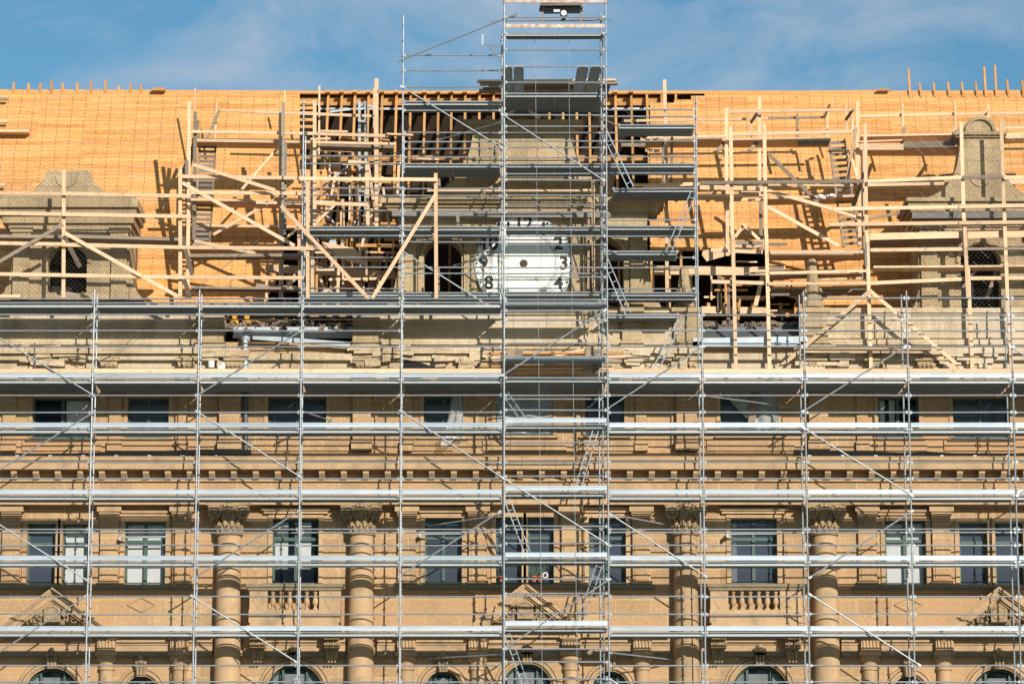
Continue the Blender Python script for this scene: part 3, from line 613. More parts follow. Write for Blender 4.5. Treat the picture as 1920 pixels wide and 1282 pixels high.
for x in [610, 636, 661, 687, 713, 740, 767, 794, 820, 845, 871, 898, 925, 951, 978, 1004, 1031, 1057, 1083, 1107, 1131, 1157, 1187, 1217, 1245, 1272]:
    xx = P(x, 300, 6).x; m = MB(); pts = [(RB[0], RB[1]), (RM[0], RM[1]), (RT[0], RT[1])]
    for (a, b) in zip(pts, pts[1:]): m.bar((xx, a[0]+.13, a[1]), (xx, b[0]+.13, b[1]), .075, .16)
    if x < 1200: m.box(xx-.06, xx+.06, 7.0, 7.4, RT[1]-.12, RT[1]-.04)
    m.build('rafter', M_OR, RO)
for (y, Y, h) in ((190, 7.5, .28), (297, 6.5, .2), (580, 4.6, .22)):
    MB().box(X(562, y, Y), X(1250, y, Y), Y, Y+.12, Z(y, Y)-h/2, Z(y, Y)+h/2).build('purlin', M_OR, RO)
for a, b in ((385, 664), (1316, 1508)):
    m = MB(); z = Z(588, 3.9); m.box(X(a, 585, 3.9), X(b, 585, 3.9), 3.9, 4.05, z-.1, z+.14); m.build('wall_plate', M_OR, RO)
    x = a+12
    while x < b:
        c = P(x, 580, 3.8); MB().box(c.x-.05, c.x+.05, 3.6, 3.88, z-.06, z+.3).build('joist_end', M_OR, RO); x += 27+rnd.uniform(-3, 3)
MB().box(X(600, 202, 7.6), X(1250, 202, 7.6), 7.6, 7.72, Z(206, 7.6), Z(202, 7.6)).build('steel_purlin', M_GA, RO)
# dark underside of the far slope and gable ends
m = MB(); zt = RT[1]-.05
m.add([(XL, 7.5, zt), (XR, 7.5, zt), (XR, 13.8, zF-.4), (XL, 13.8, zF-.4), (XL, 7.5, zt+.06), (XR, 7.5, zt+.06), (XR, 13.9, zF-.34), (XL, 13.9, zF-.34)], [(0, 1, 2, 3), (7, 6, 5, 4), (0, 4, 5, 1), (1, 5, 6, 2), (2, 6, 7, 3), (3, 7, 4, 0)])
m.build('rear_slope', M_DX, RO)
m = MB(); m.box(XL+1, XR-1, 8.6, 8.7, zF-.6, RT[1]-1.15); m.build('roof_dark_panel', M_DX, RO)  # upright dark panel standing in for shade deep inside the roof
for x in [26, 54, 76, 97, 118, 145, 171, 198, 223, 245, 265]:
    c = P(x, 168, 7.3); t = P(x, 151+rnd.uniform(0, 8)+(3 if x > 200 else 0), 7.3).z; MB().box(c.x-.04, c.x+.04, 7.24, 7.3, c.z-.3, t).build('ridge_stud', M_OR, RO)
for x, ty in ((1703, 130), (1724, 156), (1750, 155), (1777, 155), (1803, 155), (1829, 154), (1845, 126), (1865, 123), (1888, 150), (1916, 150)):
    c = P(x+3, 171, 7.2); t = P(x, ty, 7.2); MB().bar((c.x, 7.2, c.z-.2), t, .07, .08).build('ridge_stud', M_OR, RO)
m = MB(); m.bar(P(1645, 169, 7.1), P(1668, 169, 7.1), .07, .1); m.build('ridge_block', M_OR, RO)
m = MB(); m.box(X(286, 168, 7.1), X(310, 168, 7.1), 7.0, 7.2, Z(171, 7.1), Z(166, 7.1)); m.build('ridge_block', M_OR, RO)

# ------------------------------------------------------------------ clock
ck = P(982, 494, 2.12)
K = empty('clock_face', (ck.x, 2.25, ck.z), 'round white clock face with flaking paint, black numerals and no hands', 'clock')
RC = 1.53
m = MB(); n = 64
def disc(mb, c, r, y0, y1, n=64): mb.prism([(c.x+r*math.cos(2*math.pi*i/n), c.z+r*math.sin(2*math.pi*i/n)) for i in range(n)], y0, y1)
disc(m, ck, RC, 2.12, 2.3); m.build('dial', M_WH, K)
m = MB(); m.ring(ck-Vector((0, .0, 0)), RC*.655, .02, n=64, sy=.6); m.ring(ck, RC*.70, .014, n=64, sy=.6); m.ring(ck, RC*.985, .02, n=64); m.build('dial_ring', M_ZN, K, smooth=True)
m = MB()
for i in range(60):
    t = 2*math.pi*i/60
    if i % 2 or rnd.random() < .3: continue
    m.box(ck.x+RC*.955*math.cos(t)-.03, ck.x+RC*.955*math.cos(t)+.03, 2.09, 2.125, ck.z+RC*.955*math.sin(t)-.03, ck.z+RC*.955*math.sin(t)+.03)
m.build('minute_marks', M_BK, K)
m = MB(); disc(m, ck, .10, 2.07, 2.125, 20); m.build('hub_hole', M_BK, K); m = MB(); m.ring(ck, .11, .025, n=20); m.build('hub_collar', mat('brown_brass', (.30, .16, .07), .6), K)
for i in range(1, 13):
    t = math.radians(90-30*i); c = ck+Vector((math.cos(t), 0, math.sin(t)))*RC*.815
    fc = bpy.data.curves.new('numeral', 'FONT'); fc.body = str(i); fc.size = .58; fc.align_x = 'CENTER'; fc.align_y = 'CENTER'; fc.extrude = .012; fc.offset = .012
    fo = bpy.data.objects.new('tmp', fc); C.objects.link(fo); bpy.context.view_layer.update()
    me = bpy.data.meshes.new_from_object(fo.evaluated_get(bpy.context.evaluated_depsgraph_get())); bpy.data.objects.remove(fo)
    me.transform(Matrix.Translation((c.x, 2.10, c.z)) @ Matrix.Rotation(math.radians(90), 4, 'X')); me.name = 'numeral'; me.materials.clear(); me.materials.append(M_BK)
    o = bpy.data.objects.new('numeral', me); C.objects.link(o); o.parent = K; o.matrix_parent_inverse = Matrix.Translation(-K.location)
    rg = MB().ring((c.x, 2.118, c.z), .29, .012, n=28, sy=.6).build('numeral_ring', M_ZN, K)

# ------------------------------------------------------------------ steel scaffolds
RT_ = .0245
def standard(root, x, Y, z0, z1):
    m = MB(); m.tube((x, Y, z0), (x, Y, z1), RT_, 8)
    z = z0+.4
    while z < z1-.05: m.tube((x, Y, z-.006), (x, Y, z+.006), .055, 8); z += .5
    z = z0+2.1
    while z < z1-.3: m.tube((x, Y, z-.1), (x, Y, z+.1), .028, 8); z += 2.0
    m.build('standard', M_GA, root)
lrn = random.Random(4)
def ledger(root, a, b, name='ledger', r=RT_*.98, mt=None):
    a = Vector(a); b = Vector(b); a.z += lrn.uniform(-.008, .008); b.z += lrn.uniform(-.008, .008); d = (b-a).normalized(); m = MB(); m.tube(a, b, r, 8)
    for p, q in ((a, 1), (b, -1)): m.bar(p+d*q*.03, p+d*q*.10, .055, .045); m.bar(p+d*q*.06-Vector((0, 0, .06)), p+d*q*.06+Vector((0, 0, .07)), .014, .012)
    return m.build(name, mt or M_GA, root)
def brace(root, a, b, Y=-.05, Y2=None, name='brace'):
    a = P(*a, Y); b = P(*b, Y if Y2 is None else Y2); m = MB(); m.tube(a, b, .0225, 8); d = (b-a).normalized()
    for p in (a, b): m.bar(p-d*.06, p+d*.06, .07, .04)
    m.build(name, M_GA, root)
def deck(root, x0, x1, Y0, Y1, z, name='deck'):
    z -= .07
    n = max(1, round((Y1-Y0)/.32)); w_ = (Y1-Y0)/n; m = MB(); x0 += .05; x1 -= .05
    for i in range(n):
        a = Y0+i*w_+.010; b = a+w_-.020
        m.box(x0, x1, a, b, z-.012, z); m.box(x0, x1, a, a+.014, z-.085, z-.0125); m.box(x0, x1, b-.014, b, z-.085, z-.0125)
        for f in (.33, .66): m.box(x0+.05, x1-.05, a+(b-a)*f-.012, a+(b-a)*f+.012, z-.055, z-.0125)
        for xx in (x0, (x0+x1)/2-.02, x1-.04): m.box(xx, xx+.04, a+.0125, b-.0125, z-.062, z-.036)
    m.build(name, M_DE, root)
def toe(root, x0, x1, Y, z, mt=None, h=.15, name='toe_board', t=.025):
    m = MB(); x0 += .04; x1 -= .04
    if mt is None: m.box(x0, x1, Y, Y+t, z+.02, z+h); m.box(x0, x1, Y-.01, Y-.0005, z+h-.03, z+h+.003); m.box(x0, x1, Y-.01, Y-.0005, z+.015, z+.04)
    else: m.box(x0, x1, Y, Y+t, z, z+h)
    m.build(name, mt or M_TB, root)
SL = [X(p) for p in (-30, 169, 368, 562, 751, 943)]
SR = [X(p) for p in (1131, 1319, 1512, 1707, 1904, 2103)]
FL = empty('steel_scaffold', (SL[2], 0, 0), 'galvanised steel scaffold with silver decks covering the facade left of the hoist tower', 'scaffold')
FR_ = empty('steel_scaffold', (SR[3], 0, 0), 'galvanised steel scaffold with silver decks covering the facade right of the hoist tower', 'scaffold')
TW = empty('scaffold_tower', (X(1040), 0, 0), 'tall galvanised steel hoist tower and its side bays rising above the roof around the clock', 'scaffold')
def zz(py): return Z(py, 0)
tops = {0: (Z(543), SL[:4]), 1: (None, None)}
UY = .85
for i, x in enumerate(SL):
    standard(FL, x, 0, 0, Z(543) if i < 3 else Z(562))
    standard(FL, x, .73, 0, Z(553, .73))
UL = [X(567, 400, UY), X(754, 400, UY), X(941, 400, UY)]; UR = [X(1128, 400, UY), X(1307, 400, UY)]; UB = Z(575, UY)
for x, t in zip(UL+UR, (188, 30, 60, 25, 180)):
    standard(TW, x, UY, UB, Z(t, UY)); standard(TW, x, UY+1.05, UB, Z(max(t, 210)+30, UY))
for i, x in enumerate(SR):
    t = Z(25) if i == 0 else Z(575) if i == 1 else Z(545)
    standard(FR_, x, 0.12 if i == 0 else 0, 0, t); standard(FR_, x-(.09 if i == 0 else .06), .8, 0, Z(560, .8) if i < 2 else Z(553, .8))
standard(TW, X(945), -.12, 0, Z(-40)); standard(TW, X(1140), -.12, 0, Z(-40)); standard(TW, X(943)+.05, 2.1, Z(600, 2.1)+.1, Z(-30, 2.1)) if False else None
G_rows = [650, 741, 773, 866, 897, 992, 1022, 1118, 1151, 1247, 1278]
def decks_rows(root, x0, x1, first, last, wide=True, low=True):
    for y in G_rows: ledger(root, (x0, 0, Z(y)), (x1, 0, Z(y)))
    for y in (711, 804, 929, 1053, 1185, 1312):
        z = Z(y); ledger(root, (x0, 0, z), (x1, 0, z)); toe(root, x0, x1, -.05, z+.03)
        Y1 = 1.84 if y == 711 else .70 if (wide or y in (804, 929, 1185)) else .36
        deck(root, x0, x1, .05, Y1, z+.045)
        ledger(root, (x0, .73, z-.0), (x1, .73, z), name='inner_ledger')
    toe(root, x0, x1, .0, Z(711)+.20, M_TI, .13, 'guard_board', .03)
    for y in (824, 998, 1062): ledger(root, (x0, .73, Z(y, .73)), (x1, .73, Z(y, .73)), name='inner_ledger')
for i in range(5):
    decks_rows(FL, SL[i], SL[i+1], 0, 0, wide=(i == 4))
    if i < 4: ledger(FL, (SL[i], 0, Z(620)), (SL[i+1], 0, Z(620)))
    ledger(FL, (SL[i], 0, Z(590)), (SL[i+1], 0, Z(590)))
    ledger(FL, (SL[i], 0, Z(560)), (SL[i+1], 0, Z(560)))
    ledger(FL, (SL[i], .73, Z(599, .73)), (SL[i+1], .73, Z(599, .73)), name='inner_ledger')
    ledger(FL, (SL[i], 0, Z(568)), (SL[i+1], 0, Z(568)), r=.03)
    deck(FL, SL[i], SL[i+1], .05, 1.33, Z(568)+.03)
    ledger(FL, (SL[i], .73, Z(574)), (SL[i+1], .73, Z(574)), name='inner_ledger')
for i in range(5):
    decks_rows(FR_ if i else FR_, SR[i] if i else X(1140), SR[i+1], 0, 0, wide=(i < 3))
    ledger(FR_, (SR[i], 0, Z(620)), (SR[i+1], 0, Z(620))); 
    ledger(FR_, (SR[i], 0, Z(591)), (SR[i+1], 0, Z(591)))
    if i >= 2: ledger(FR_, (SR[i], 0, Z(559)), (SR[i+1], 0, Z(559))); ledger(FR_, (SR[i], .73, Z(600, .73)), (SR[i+1], .73, Z(600, .73)), name='inner_ledger')
# centre bay of the tower
tx0, tx1 = X(945), X(1140); TY = -.12
for y in [33, 64, 94, 125, 155, 216, 237, 265, 277, 296, 326, 338, 367, 384, 397, 443, 459, 502, 520, 562, 582, 601, 643, 741, 769, 830, 866, 893, 986, 1018, 1085, 1112, 1149, 1216, 1240, 1272]:
    ledger(TW, (tx0, TY, Z(y, TY)), (tx1, TY, Z(y, TY)))
for y in (513, 249, 567, 591, 73, 39, 748, 992, 1117):
    ledger(TW, (tx0, .8, Z(y, .8)), (tx1-.1, .8, Z(y, .8)), name='inner_ledger')
for y, y1 in ((708, 1.84), (795, .7), (922, .7), (1047, .7), (1175, .7), (1305, .7)):
    z = Z(y, TY); ledger(TW, (tx0, TY, z), (tx1, TY, z)); deck(TW, tx0, tx1, .0, y1, z+.045)
    if y > 750: toe(TW, tx0, tx1, TY-.05, z+.03)
for y, y1 in ((176, 2.15), (308, 1.3), (426, 1.1), (548, 1.1)):
    Y0 = UY if y > 200 else .3; z = Z(y, Y0); ledger(TW, (tx0, Y0, z), (tx1, Y0, z), r=.03); deck(TW, tx0, tx1, Y0+.05, (Y0+y1 if y != 426 else Y0+.75) if y > 200 else 2.3, z+.07)
for y, y1 in ((568, .7), (669, .7)):
    z = Z(y, TY); ledger(TW, (tx0, TY, z), (tx1, TY, z), r=.03); deck(TW, tx0, tx1, 0, y1, z+.07)
z = Z(57, TY); deck(TW, tx0, tx1, 0, .35, z)
toe(TW, tx0, tx1, TY-.05, Z(53, TY), M_RU, .12, 'rusty_toe_board'); toe(TW, tx0-.03, tx1+.08, TY-.05, Z(6, TY), M_RU, .16, 'rusty_toe_board')
# side bays of the tower
def wing(x0, x1, rows, decks, inner=()):
    for y in rows: ledger(TW, (x0, UY, Z(y, UY)), (x1, UY, Z(y, UY)))
    for y in inner: ledger(TW, (x0, UY+1.05, Z(y, UY+1.05)), (x1, UY+1.05, Z(y, UY+1.05)), name='inner_ledger')
    for d_ in decks:
        y, y1 = d_[:2]; a, b = d_[2:] if len(d_) > 2 else (x0, x1); z = Z(y, UY); ledger(TW, (a, UY, z), (b, UY, z), r=.03); deck(TW, a, b, UY+.05, UY+y1, z+.07)
wing(UL[1], UL[2], [104, 133, 163, 207, 249, 266, 279, 295, 354, 367, 395, 442, 454, 501, 513], [(191, 1.0), (308, 1.4), (426, 1.2), (549, 1.1)])
wing(UL[0], UL[1], [293, 307, 353, 366, 442, 501], [(426, 1.2), (549, 1.1)], inner=(395, 483, 541))
wing(UR[0], UR[1], [206, 219, 265, 294, 325, 413, 443, 502, 562], [(235, 1.1, X(1163), UR[1]), (308, 1.1), (354, 1.3, X(1152), UR[1]), (425, 1.2), (472, 1.0, X(1134), X(1280)), (549, 1.1), (590, .9, X(1134), X(1280))], inner=(249, 542, 483))
# braces and tie tubes
for r, a, b in ((FL, (0-25, 619), (175, 741)), (FL, (175, 773), (-25, 895)), (FL, (370, 741), (565, 620)), (FL, (370, 772), (562, 893)), (FL, (561, 957), (364, 1083)), (FL, (360, 1117), (555, 1240)),
                (FL, (-25, 968), (163, 1087)), (FL, (160, 1118), (-30, 1240)), (FL, (752, 771), (942, 895)), (FL, (750, 1079), (937, 959)), (FL, (555, 1272), (380, 1385)),
                (TW, (944, 896), (1138, 1019)), (FR_, (1145, 964), (1323, 1080)), (FR_, (1139, 766), (1316, 650)), (FR_, (1506, 771), (1697, 650)), (FR_, (1895, 650), (2090, 775)), (FR_, (1508, 803), (1708, 927)), (FR_, (1908, 928), (2100, 805)),
                (FR_, (1710, 958), (1519, 1082)), (FR_, (1519, 1114), (1724, 1246)), (TW, (943, 703), (1134, 582)), (TW, (946, 1215), (1142, 1086)), (TW, (942, 215), (1130, 337)), (TW, (753, 163), (941, 277)), (TW, (753, 470), (942, 590)),
                (FR_, (1140, 1270), (1323, 1390))):
    brace(r, a, b, (UY-.06 if a[0] < 900 else -.17) if r is TW else -.06)
brace(TW, (748, 115), (966, 28), UY-.1, -.2, 'long_tube')
for a, b in (((940, 229), (825, 262)), ((940, 471), (853, 498)), ((940, 712), (815, 736)), ((940, 965), (806, 985)), ((940, 1226), (805, 1234)), ((1134, 225), (1217, 264)), ((1134, 467), (1228, 500)), ((1140, 713), (1235, 738)), ((1142, 963), (1260, 985)), ((1145, 1223), (1270, 1237)), ((1322, 742), (1494, 764)), ((565, 770), (620, 788))):
    brace(TW if a[0] > 900 and a[0] < 1200 else FL if a[0] < 900 else FR_, a, b, .1 if a[1] > 560 else .5, 1.7 if a[1] > 560 else 2.1, 'tie_tube')
for k in range(9):   # zigzag between the two rows of tower standards
    y = 60+k*62
    if y > 560: break
    m = MB(); m.tube((tx1-.08, -.1, Z(y)), (tx1-.16, .85, Z(y+95)), .022, 6); m.build('side_brace', M_GA, TW)
m = MB(); m.bar(P(905, 65, 0), P(905, 85, 0), .05, .05); m.tube(P(905, 82, 0), P(940, 88, 0), .02, 6); m.tube(P(912, 82, 0), P(940, 114, 0), .02, 6); m.tube(P(928, 87, 0), P(928, 100, 0), .015, 6); m.build('side_bracket', M_GA, TW)
m = MB(); m.tube(P(920, 40, .3), P(1146, 37, .3), .02, 8); m.build('top_rail', M_GA, TW)
for x0, x1 in ((943, 960), (964, 981), (1082, 1101), (1106, 1124)):   # upturned deck boards leaning on the rail
    a, b, c, d = P(x0+(2 if x0 > 1000 else 0), 126, .0), P(x1+(2 if x0 > 1000 else 0), 126, .0), P(x1-(8 if x0 > 1000 else 0), 177, 2.3), P(x0-(8 if x0 > 1000 else 0), 177, 2.3)
    m = MB(); o_ = Vector((0, 0, .05)); m.add([a, b, c, d, a+o_, b+o_, c+o_, d+o_], [(0, 1, 2, 3), (7, 6, 5, 4), (0, 4, 5, 1), (1, 5, 6, 2), (2, 6, 7, 3), (3, 7, 4, 0)])
    m.bar(a, d, .03, .05); m.bar(b, c, .03, .05)
    lb = {943: 'grey steel deck board seen from below in the tower top, nearest its left upright', 964: 'grey steel deck board seen from below, second from the left upright in the tower top', 1082: 'grey steel deck board seen from below, left of the right pair, tower top', 1106: 'grey steel deck board seen from below in the tower top, nearest its right upright'}[x0]
    tag(m.build('deck_board', M_DE), lb, 'deck board', 'steel deck boards running front to back in the tower top')
# hooked ladders inside the bays
def ladder(a, b, Y, Y2, label, w_=.30, mt=None, wood=False, n=None):
    a = P(*a, Y); b = P(*b, Y2); d = (b-a).normalized(); s = Vector((1, 0, 0)); w_ = w_ if wood else .17
    s = (s-d*s.dot(d)).normalized(); Lh = (b-a).length; r_ = empty('ladder', b, label, 'ladder', 'wooden ladders on the roof' if wood else 'aluminium ladders between scaffold decks'); mt = mt or M_TB
    for k in (-1, 1): MB().bar(a+s*k*w_/2, b+s*k*w_/2, .06 if not wood else .08, .032 if not wood else .06, up=s).build('rail', mt, r_)
    n = n or int(Lh/.28)
    for i in range(n):
        p = a+d*(Lh*(i+.5)/n); mm = MB()
        if wood: mm.bar(p-s*w_*.58, p+s*w_*.58, .085, .03, up=(0, -1, 0))
        else: mm.tube(p-s*w_/2, p+s*w_/2, .014, 6)
        mm.build('rung', M_TG if wood else mt, r_)
for a, b, lb in (((1132, 245), (1183, 352), 'aluminium ladder right of the tower, between the two highest side decks'), ((1300, 362), (1254, 471), 'aluminium ladder level with the hour 12, leaning left beside the far right upright'), ((1134, 485), (1178, 588), 'aluminium ladder level with the hour 4, just right of the clock'),
                 ((1278, 597), (1228, 694), 'aluminium ladder standing on the wide deck below the clock, right of the tower'), ((1117, 806), (1084, 914), 'aluminium ladder in front of the bracketed main cornice'), ((948, 738), (984, 790), 'aluminium ladder in front of the sheeted attic window under the tower'),
                 ((948, 928), (990, 1038), 'aluminium ladder in front of the middle pair of third floor windows'), ((1126, 1053), (1088, 1163), 'aluminium ladder beside the middle pediment'), ((948, 1180), (988, 1290), 'aluminium ladder below the middle pediment at the bottom of the tower')):
    ladder(a, b, .15, .55, lb)
ladder((390, 262), (378, 462), 3.9, 3.3, 'weathered wooden ladder on the boarded roof left of the bare rafters', .5, M_TO, True, 22)
ladder((1569, 262), (1596, 462), 3.9, 3.3, 'weathered wooden ladder on the boarded roof right of the clock gable', .5, M_TO, True, 18)
# hoist ropes
for x0, x1, y0, lb in ((1003, 1017, 40, 'thin hoist rope, the one falling in front of the clock between 12 and 1'), (1065, 1083, 30, 'thin hoist rope, the one falling past the edge of the clock by 2')):
    m = MB(); m.tube(P(x0, y0, .4), P(x1, 1300, -.35), .006, 5); tag(m.build('rope', M_ZN), lb, 'rope', 'hoist ropes down the tower')
# electric winch with its wooden rack at the tower top
wr = empty('hoist', P(1054, 47, .4), 'small electric hoist with a white drum under a board rack, tower top', 'hoist')
m = MB(); m.bar(P(1014, 9, .5), P(1090, 10, .5), .07, .5); m.bar(P(1012, 14, .45), P(1090, 13, .45), .06, .5); m.bar(P(1011, 19, .4), P(1088, 18, .4), .09, .12); m.bar(P(1020, 24, .4), P(1088, 23, .4), .06, .12); m.build('rack', M_TG, wr)
for x in (1019, 1091): MB().bar(P(x, 5, .3), P(x-1.5, 47, .3), .06, .06).build('hanger', M_TO, wr)
m = MB(); c = P(1057, 26, .2); disc(m, c, .085, .12, .3, 20); m.build('drum', M_WH, wr); m = MB(); disc(m, c, .11, .16, .32, 20); m.box(c.x-.06, c.x+.06, .16, .3, c.z-.17, c.z-.09); m.build('housing', M_BK, wr)
c = P(1044, 21.5, .2); MB().box(c.x-.1, c.x+.1, .14, .25, c.z-.04, c.z+.04).build('switch_box', M_ZN, wr)

# ------------------------------------------------------------------ timber scaffolds
FY, BY = .66, 3.3
TI = [0]; trn = random.Random(77)
def timber(root, kind, a, b, Y=FY, w_=.11, h_=.05, mt=None, Y2=None):
    TI[0] += 1; e = .0011*(TI[0] % 37)+{'rail': -.056, 'brace': -.11}.get(kind, 0)
    Y += e; Y2 = None if Y2 is None else Y2+e
    if mt is None and trn.random() < .07: mt = M_TO
    m = MB(); m.bar(P(*a, Y), P(*b, Y if Y2 is None else Y2), w_, h_); return m.build(kind, mt or M_TI, root)
def tset(root, rows):
    for r in rows:
        kind, a, b = r[:3]; kw = r[3] if len(r) > 3 else {}
        timber(root, {'p': 'post', 'r': 'rail', 'b': 'brace', 'k': 'plank', 'm': 'beam'}[kind], a, b, **kw)
d = dict
TA = empty('timber_scaffold', P(121, 560, FY), 'pale timber guard frame in front of the left dormer', 'scaffold', 'timber scaffolds along the eaves')
tset(TA, [('p', (120, 319), (119, 558)), ('p', (338, 317), (338, 557)), ('r', (-60, 362), (120, 364), d(Y=FY-.06)), ('r', (116, 363), (358, 368), d(Y=FY-.09)), ('r', (-60, 399), (120, 402), d(Y=FY-.06)), ('r', (116, 402), (358, 406), d(Y=FY-.09)),
 ('r', (-60, 455), (120, 458), d(Y=FY-.06)), ('r', (116, 459), (345, 464), d(Y=FY-.09)), ('r', (340, 464), (590, 466), d(Y=FY-.06)), ('r', (-60, 513), (120, 516), d(Y=FY-.06)), ('r', (116, 516), (345, 520), d(Y=FY-.09)), ('r', (340, 520), (570, 521), d(Y=FY-.06)),
 ('b', (-50, 520), (118, 420), d(Y=FY-.13)), ('b', (122, 437), (334, 556), d(Y=FY-.13)), ('k', (-60, 447), (114, 448), d(Y=1.7, w_=.10, h_=.7, mt=M_TO)), ('k', (125, 447), (340, 453), d(Y=1.7, w_=.10, h_=.7, mt=M_TO)),
 ('m', (118, 440), (150, 500), d(Y=1.2, Y2=2.2, w_=.14, mt=M_TO)), ('m', (342, 445), (360, 515), d(Y=1.2, Y2=2.2, w_=.13, mt=M_TO)), ('m', (340, 510), (357, 557), d(Y=1.2, Y2=2.2, w_=.13, mt=M_TO)),
 ('k', (-60, 555), (38, 555), d(Y=FY, w_=.08)), ('k', (107, 548), (150, 556), d(Y=1.1, w_=.14, mt=M_TO))])
for (a, b, mt, lb) in (((-40, 195), (16, 195), M_TO, 'short grey board on the roof boarding at the left edge, highest of four'), ((-40, 237), (16, 237), M_TI, 'short pale board on the roof boarding at the left edge, second from top'), ((-40, 257), (57, 257), M_TI, 'long plank ledge on the roof boarding at the left edge above the dormer'), ((-40, 354), (12, 354), M_TI, 'short pale board at the left edge level with the dormer crest')):
    p, q = R(a[0], a[1], .25), R(b[0], b[1], .25); m = MB(); m.bar(p, q, .08, .35 if b[0] > 40 else .1, up=(0, -1, 0)); tag(m.build('board', mt), lb, 'board', 'boards on the roof at the left edge')
TBk = empty('timber_scaffold', P(529, 560, 2.5), 'tall weathered timber scaffold standing against the roof boards left of the bare rafters', 'scaffold', 'timber scaffolds along the eaves')
tset(TBk, [('p', (355, 190), (352, 560), d(Y=3.0)), ('p', (366, 165), (362, 420), d(Y=5.2, w_=.05)), ('p', (366, 210), (364, 450), d(Y=3.1, mt=M_TO)), ('p', (371, 225), (352, 330), d(Y=3.4, mt=M_TO)), ('p', (407, 193), (403, 270), d(Y=5.2, w_=.05)),
 ('p', (531, 192), (528, 560), d(Y=2.6, mt=M_TO)), ('p', (535, 270), (533, 440), d(Y=2.7, mt=M_TG)), ('p', (526, 212), (526, 560), d(Y=2.9)), ('p', (534, 170), (534, 200), d(Y=5.4, w_=.05)),
 ('r', (410, 207), (532, 212), d(Y=4.6, w_=.07)), ('b', (385, 268), (411, 207), d(Y=4.0, mt=M_TO, w_=.09)), ('r', (360, 247), (595, 251), d(Y=3.0, w_=.09)), ('k', (362, 268), (590, 271), d(Y=3.6, w_=.12, h_=.8)), ('r', (336, 331), (570, 334), d(Y=2.5)), ('r', (358, 361), (572, 363), d(Y=2.6)),
 ('r', (480, 380), (600, 382), d(Y=2.9, w_=.09)), ('k', (360, 380), (590, 384), d(Y=3.5, w_=.1, h_=.8)), ('k', (360, 425), (590, 428), d(Y=3.6, w_=.08, h_=.4)), ('k', (357, 482), (570, 481), d(Y=2.6, w_=.1, h_=.5, mt=M_TO)), ('k', (360, 541), (590, 543), d(Y=2.6, w_=.08, h_=.4, mt=M_TO)),
 ('b', (362, 309), (516, 357), d(Y=2.4)), ('b', (342, 343), (552, 461), d(Y=2.3)), ('b', (432, 380), (528, 270), d(Y=3.3, w_=.08)), ('b', (400, 440), (522, 371), d(Y=3.2, w_=.09)), ('b', (527, 386), (592, 458), d(Y=2.3, w_=.1)), ('b', (533, 450), (590, 400), d(Y=3.1, w_=.08)),
 ('b', (350, 300), (352, 460), d(Y=3.0, Y2=3.6, mt=M_TO)), ('b', (340, 330), (372, 250), d(Y=3.2, Y2=4.2, mt=M_TO)), ('m', (498, 503), (742, 517), d(Y=3.7, w_=.25, h_=.14)), ('r', (480, 535), (565, 541), d(Y=3.2, mt=M_TO)), ('b', (538, 545), (575, 470), d(Y=3.3, w_=.08)),
 ('r', (365, 452), (480, 475), d(Y=2.6, w_=.1)), ('p', (500, 520), (500, 570), d(Y=3.4, w_=.09))])
TC = empty('timber_scaffold', P(690, 560, 1.3), 'pale timber frame with a long slanting brace standing in front of the bare rafters', 'scaffold', 'timber scaffolds along the eaves')
tset(TC, [('p', (599, 161), (598, 290), d(Y=4.2, w_=.06)), ('p', (590, 188), (590, 440), d(Y=2.2)), ('p', (585, 265), (586, 560), d(Y=2.4)), ('p', (577, 325), (577, 560), d(Y=.6)), ('p', (706, 148), (706, 440), d(Y=2.2, w_=.12)), ('p', (701, 165), (701, 240), d(Y=3.8, w_=.05)), ('p', (705, 222), (706, 300), d(Y=2.1, w_=.14)),
 ('p', (688, 304), (690, 422), d(Y=1.6)), ('p', (817, 325), (818, 562), d(Y=FY)), ('p', (822, 335), (823, 350), d(Y=1.2)), ('p', (748, 310), (745, 372), d(Y=3.2, w_=.09)), ('b', (690, 305), (700, 375), d(Y=2.2, w_=.09)),
 ('r', (480, 210), (700, 218), d(Y=4.0, w_=.09)), ('r', (592, 251), (728, 255), d(Y=2.1, w_=.10)), ('r', (592, 267), (742, 270), d(Y=1.9, w_=.08)), ('k', (600, 275), (738, 279), d(Y=2.6, w_=.12, h_=.6, mt=M_TO)), ('r', (562, 335), (820, 337), d(Y=FY-.06)), ('r', (592, 381), (690, 384), d(Y=1.5)), ('r', (700, 386), (716, 384), d(Y=1.5)),
 ('b', (527, 386), (692, 561), d(Y=.52)), ('b', (697, 561), (818, 363), d(Y=.55)), ('r', (800, 357), (1116, 357), d(Y=1.5, w_=.08)), ('r', (580, 462), (600, 466), d(Y=1.3)), ('k', (812, 430), (812, 446), d(Y=1.1, w_=.1)), ('k', (822, 500), (822, 545), d(Y=1.15, w_=.08, mt=M_TO)), ('k', (815, 562), (816, 588), d(Y=1.4, w_=.08)),
 ('p', (1112, 340), (1113, 560), d(Y=1.4, w_=.09)), ('p', (1104, 410), (1103, 545), d(Y=2.0, w_=.07, mt=M_TO)), ('k', (560, 420), (563, 565), d(Y=3.0, w_=.1))])
tset(TC, [('m', (735, 402), (1145, 403), d(Y=1.93, w_=.17, h_=.08, mt=M_TG)), ('b', (857, 396), (860, 425), d(Y=1.6, w_=.1, mt=M_TG)), ('r', (940, 222), (965, 207), d(Y=2.0, w_=.1)), ('r', (990, 206), (1012, 222), d(Y=2.0, w_=.1))])
m = MB(); m.prism(poly([(592, 444), (597, 452), (664, 465), (690, 497), (683, 497), (640, 486), (616, 472)], 2.7), 2.7, 2.76)
tag(m.build('cut_board', M_TI), 'wide pale board cut to a taper, lying aslant in front of the rafters', 'board')
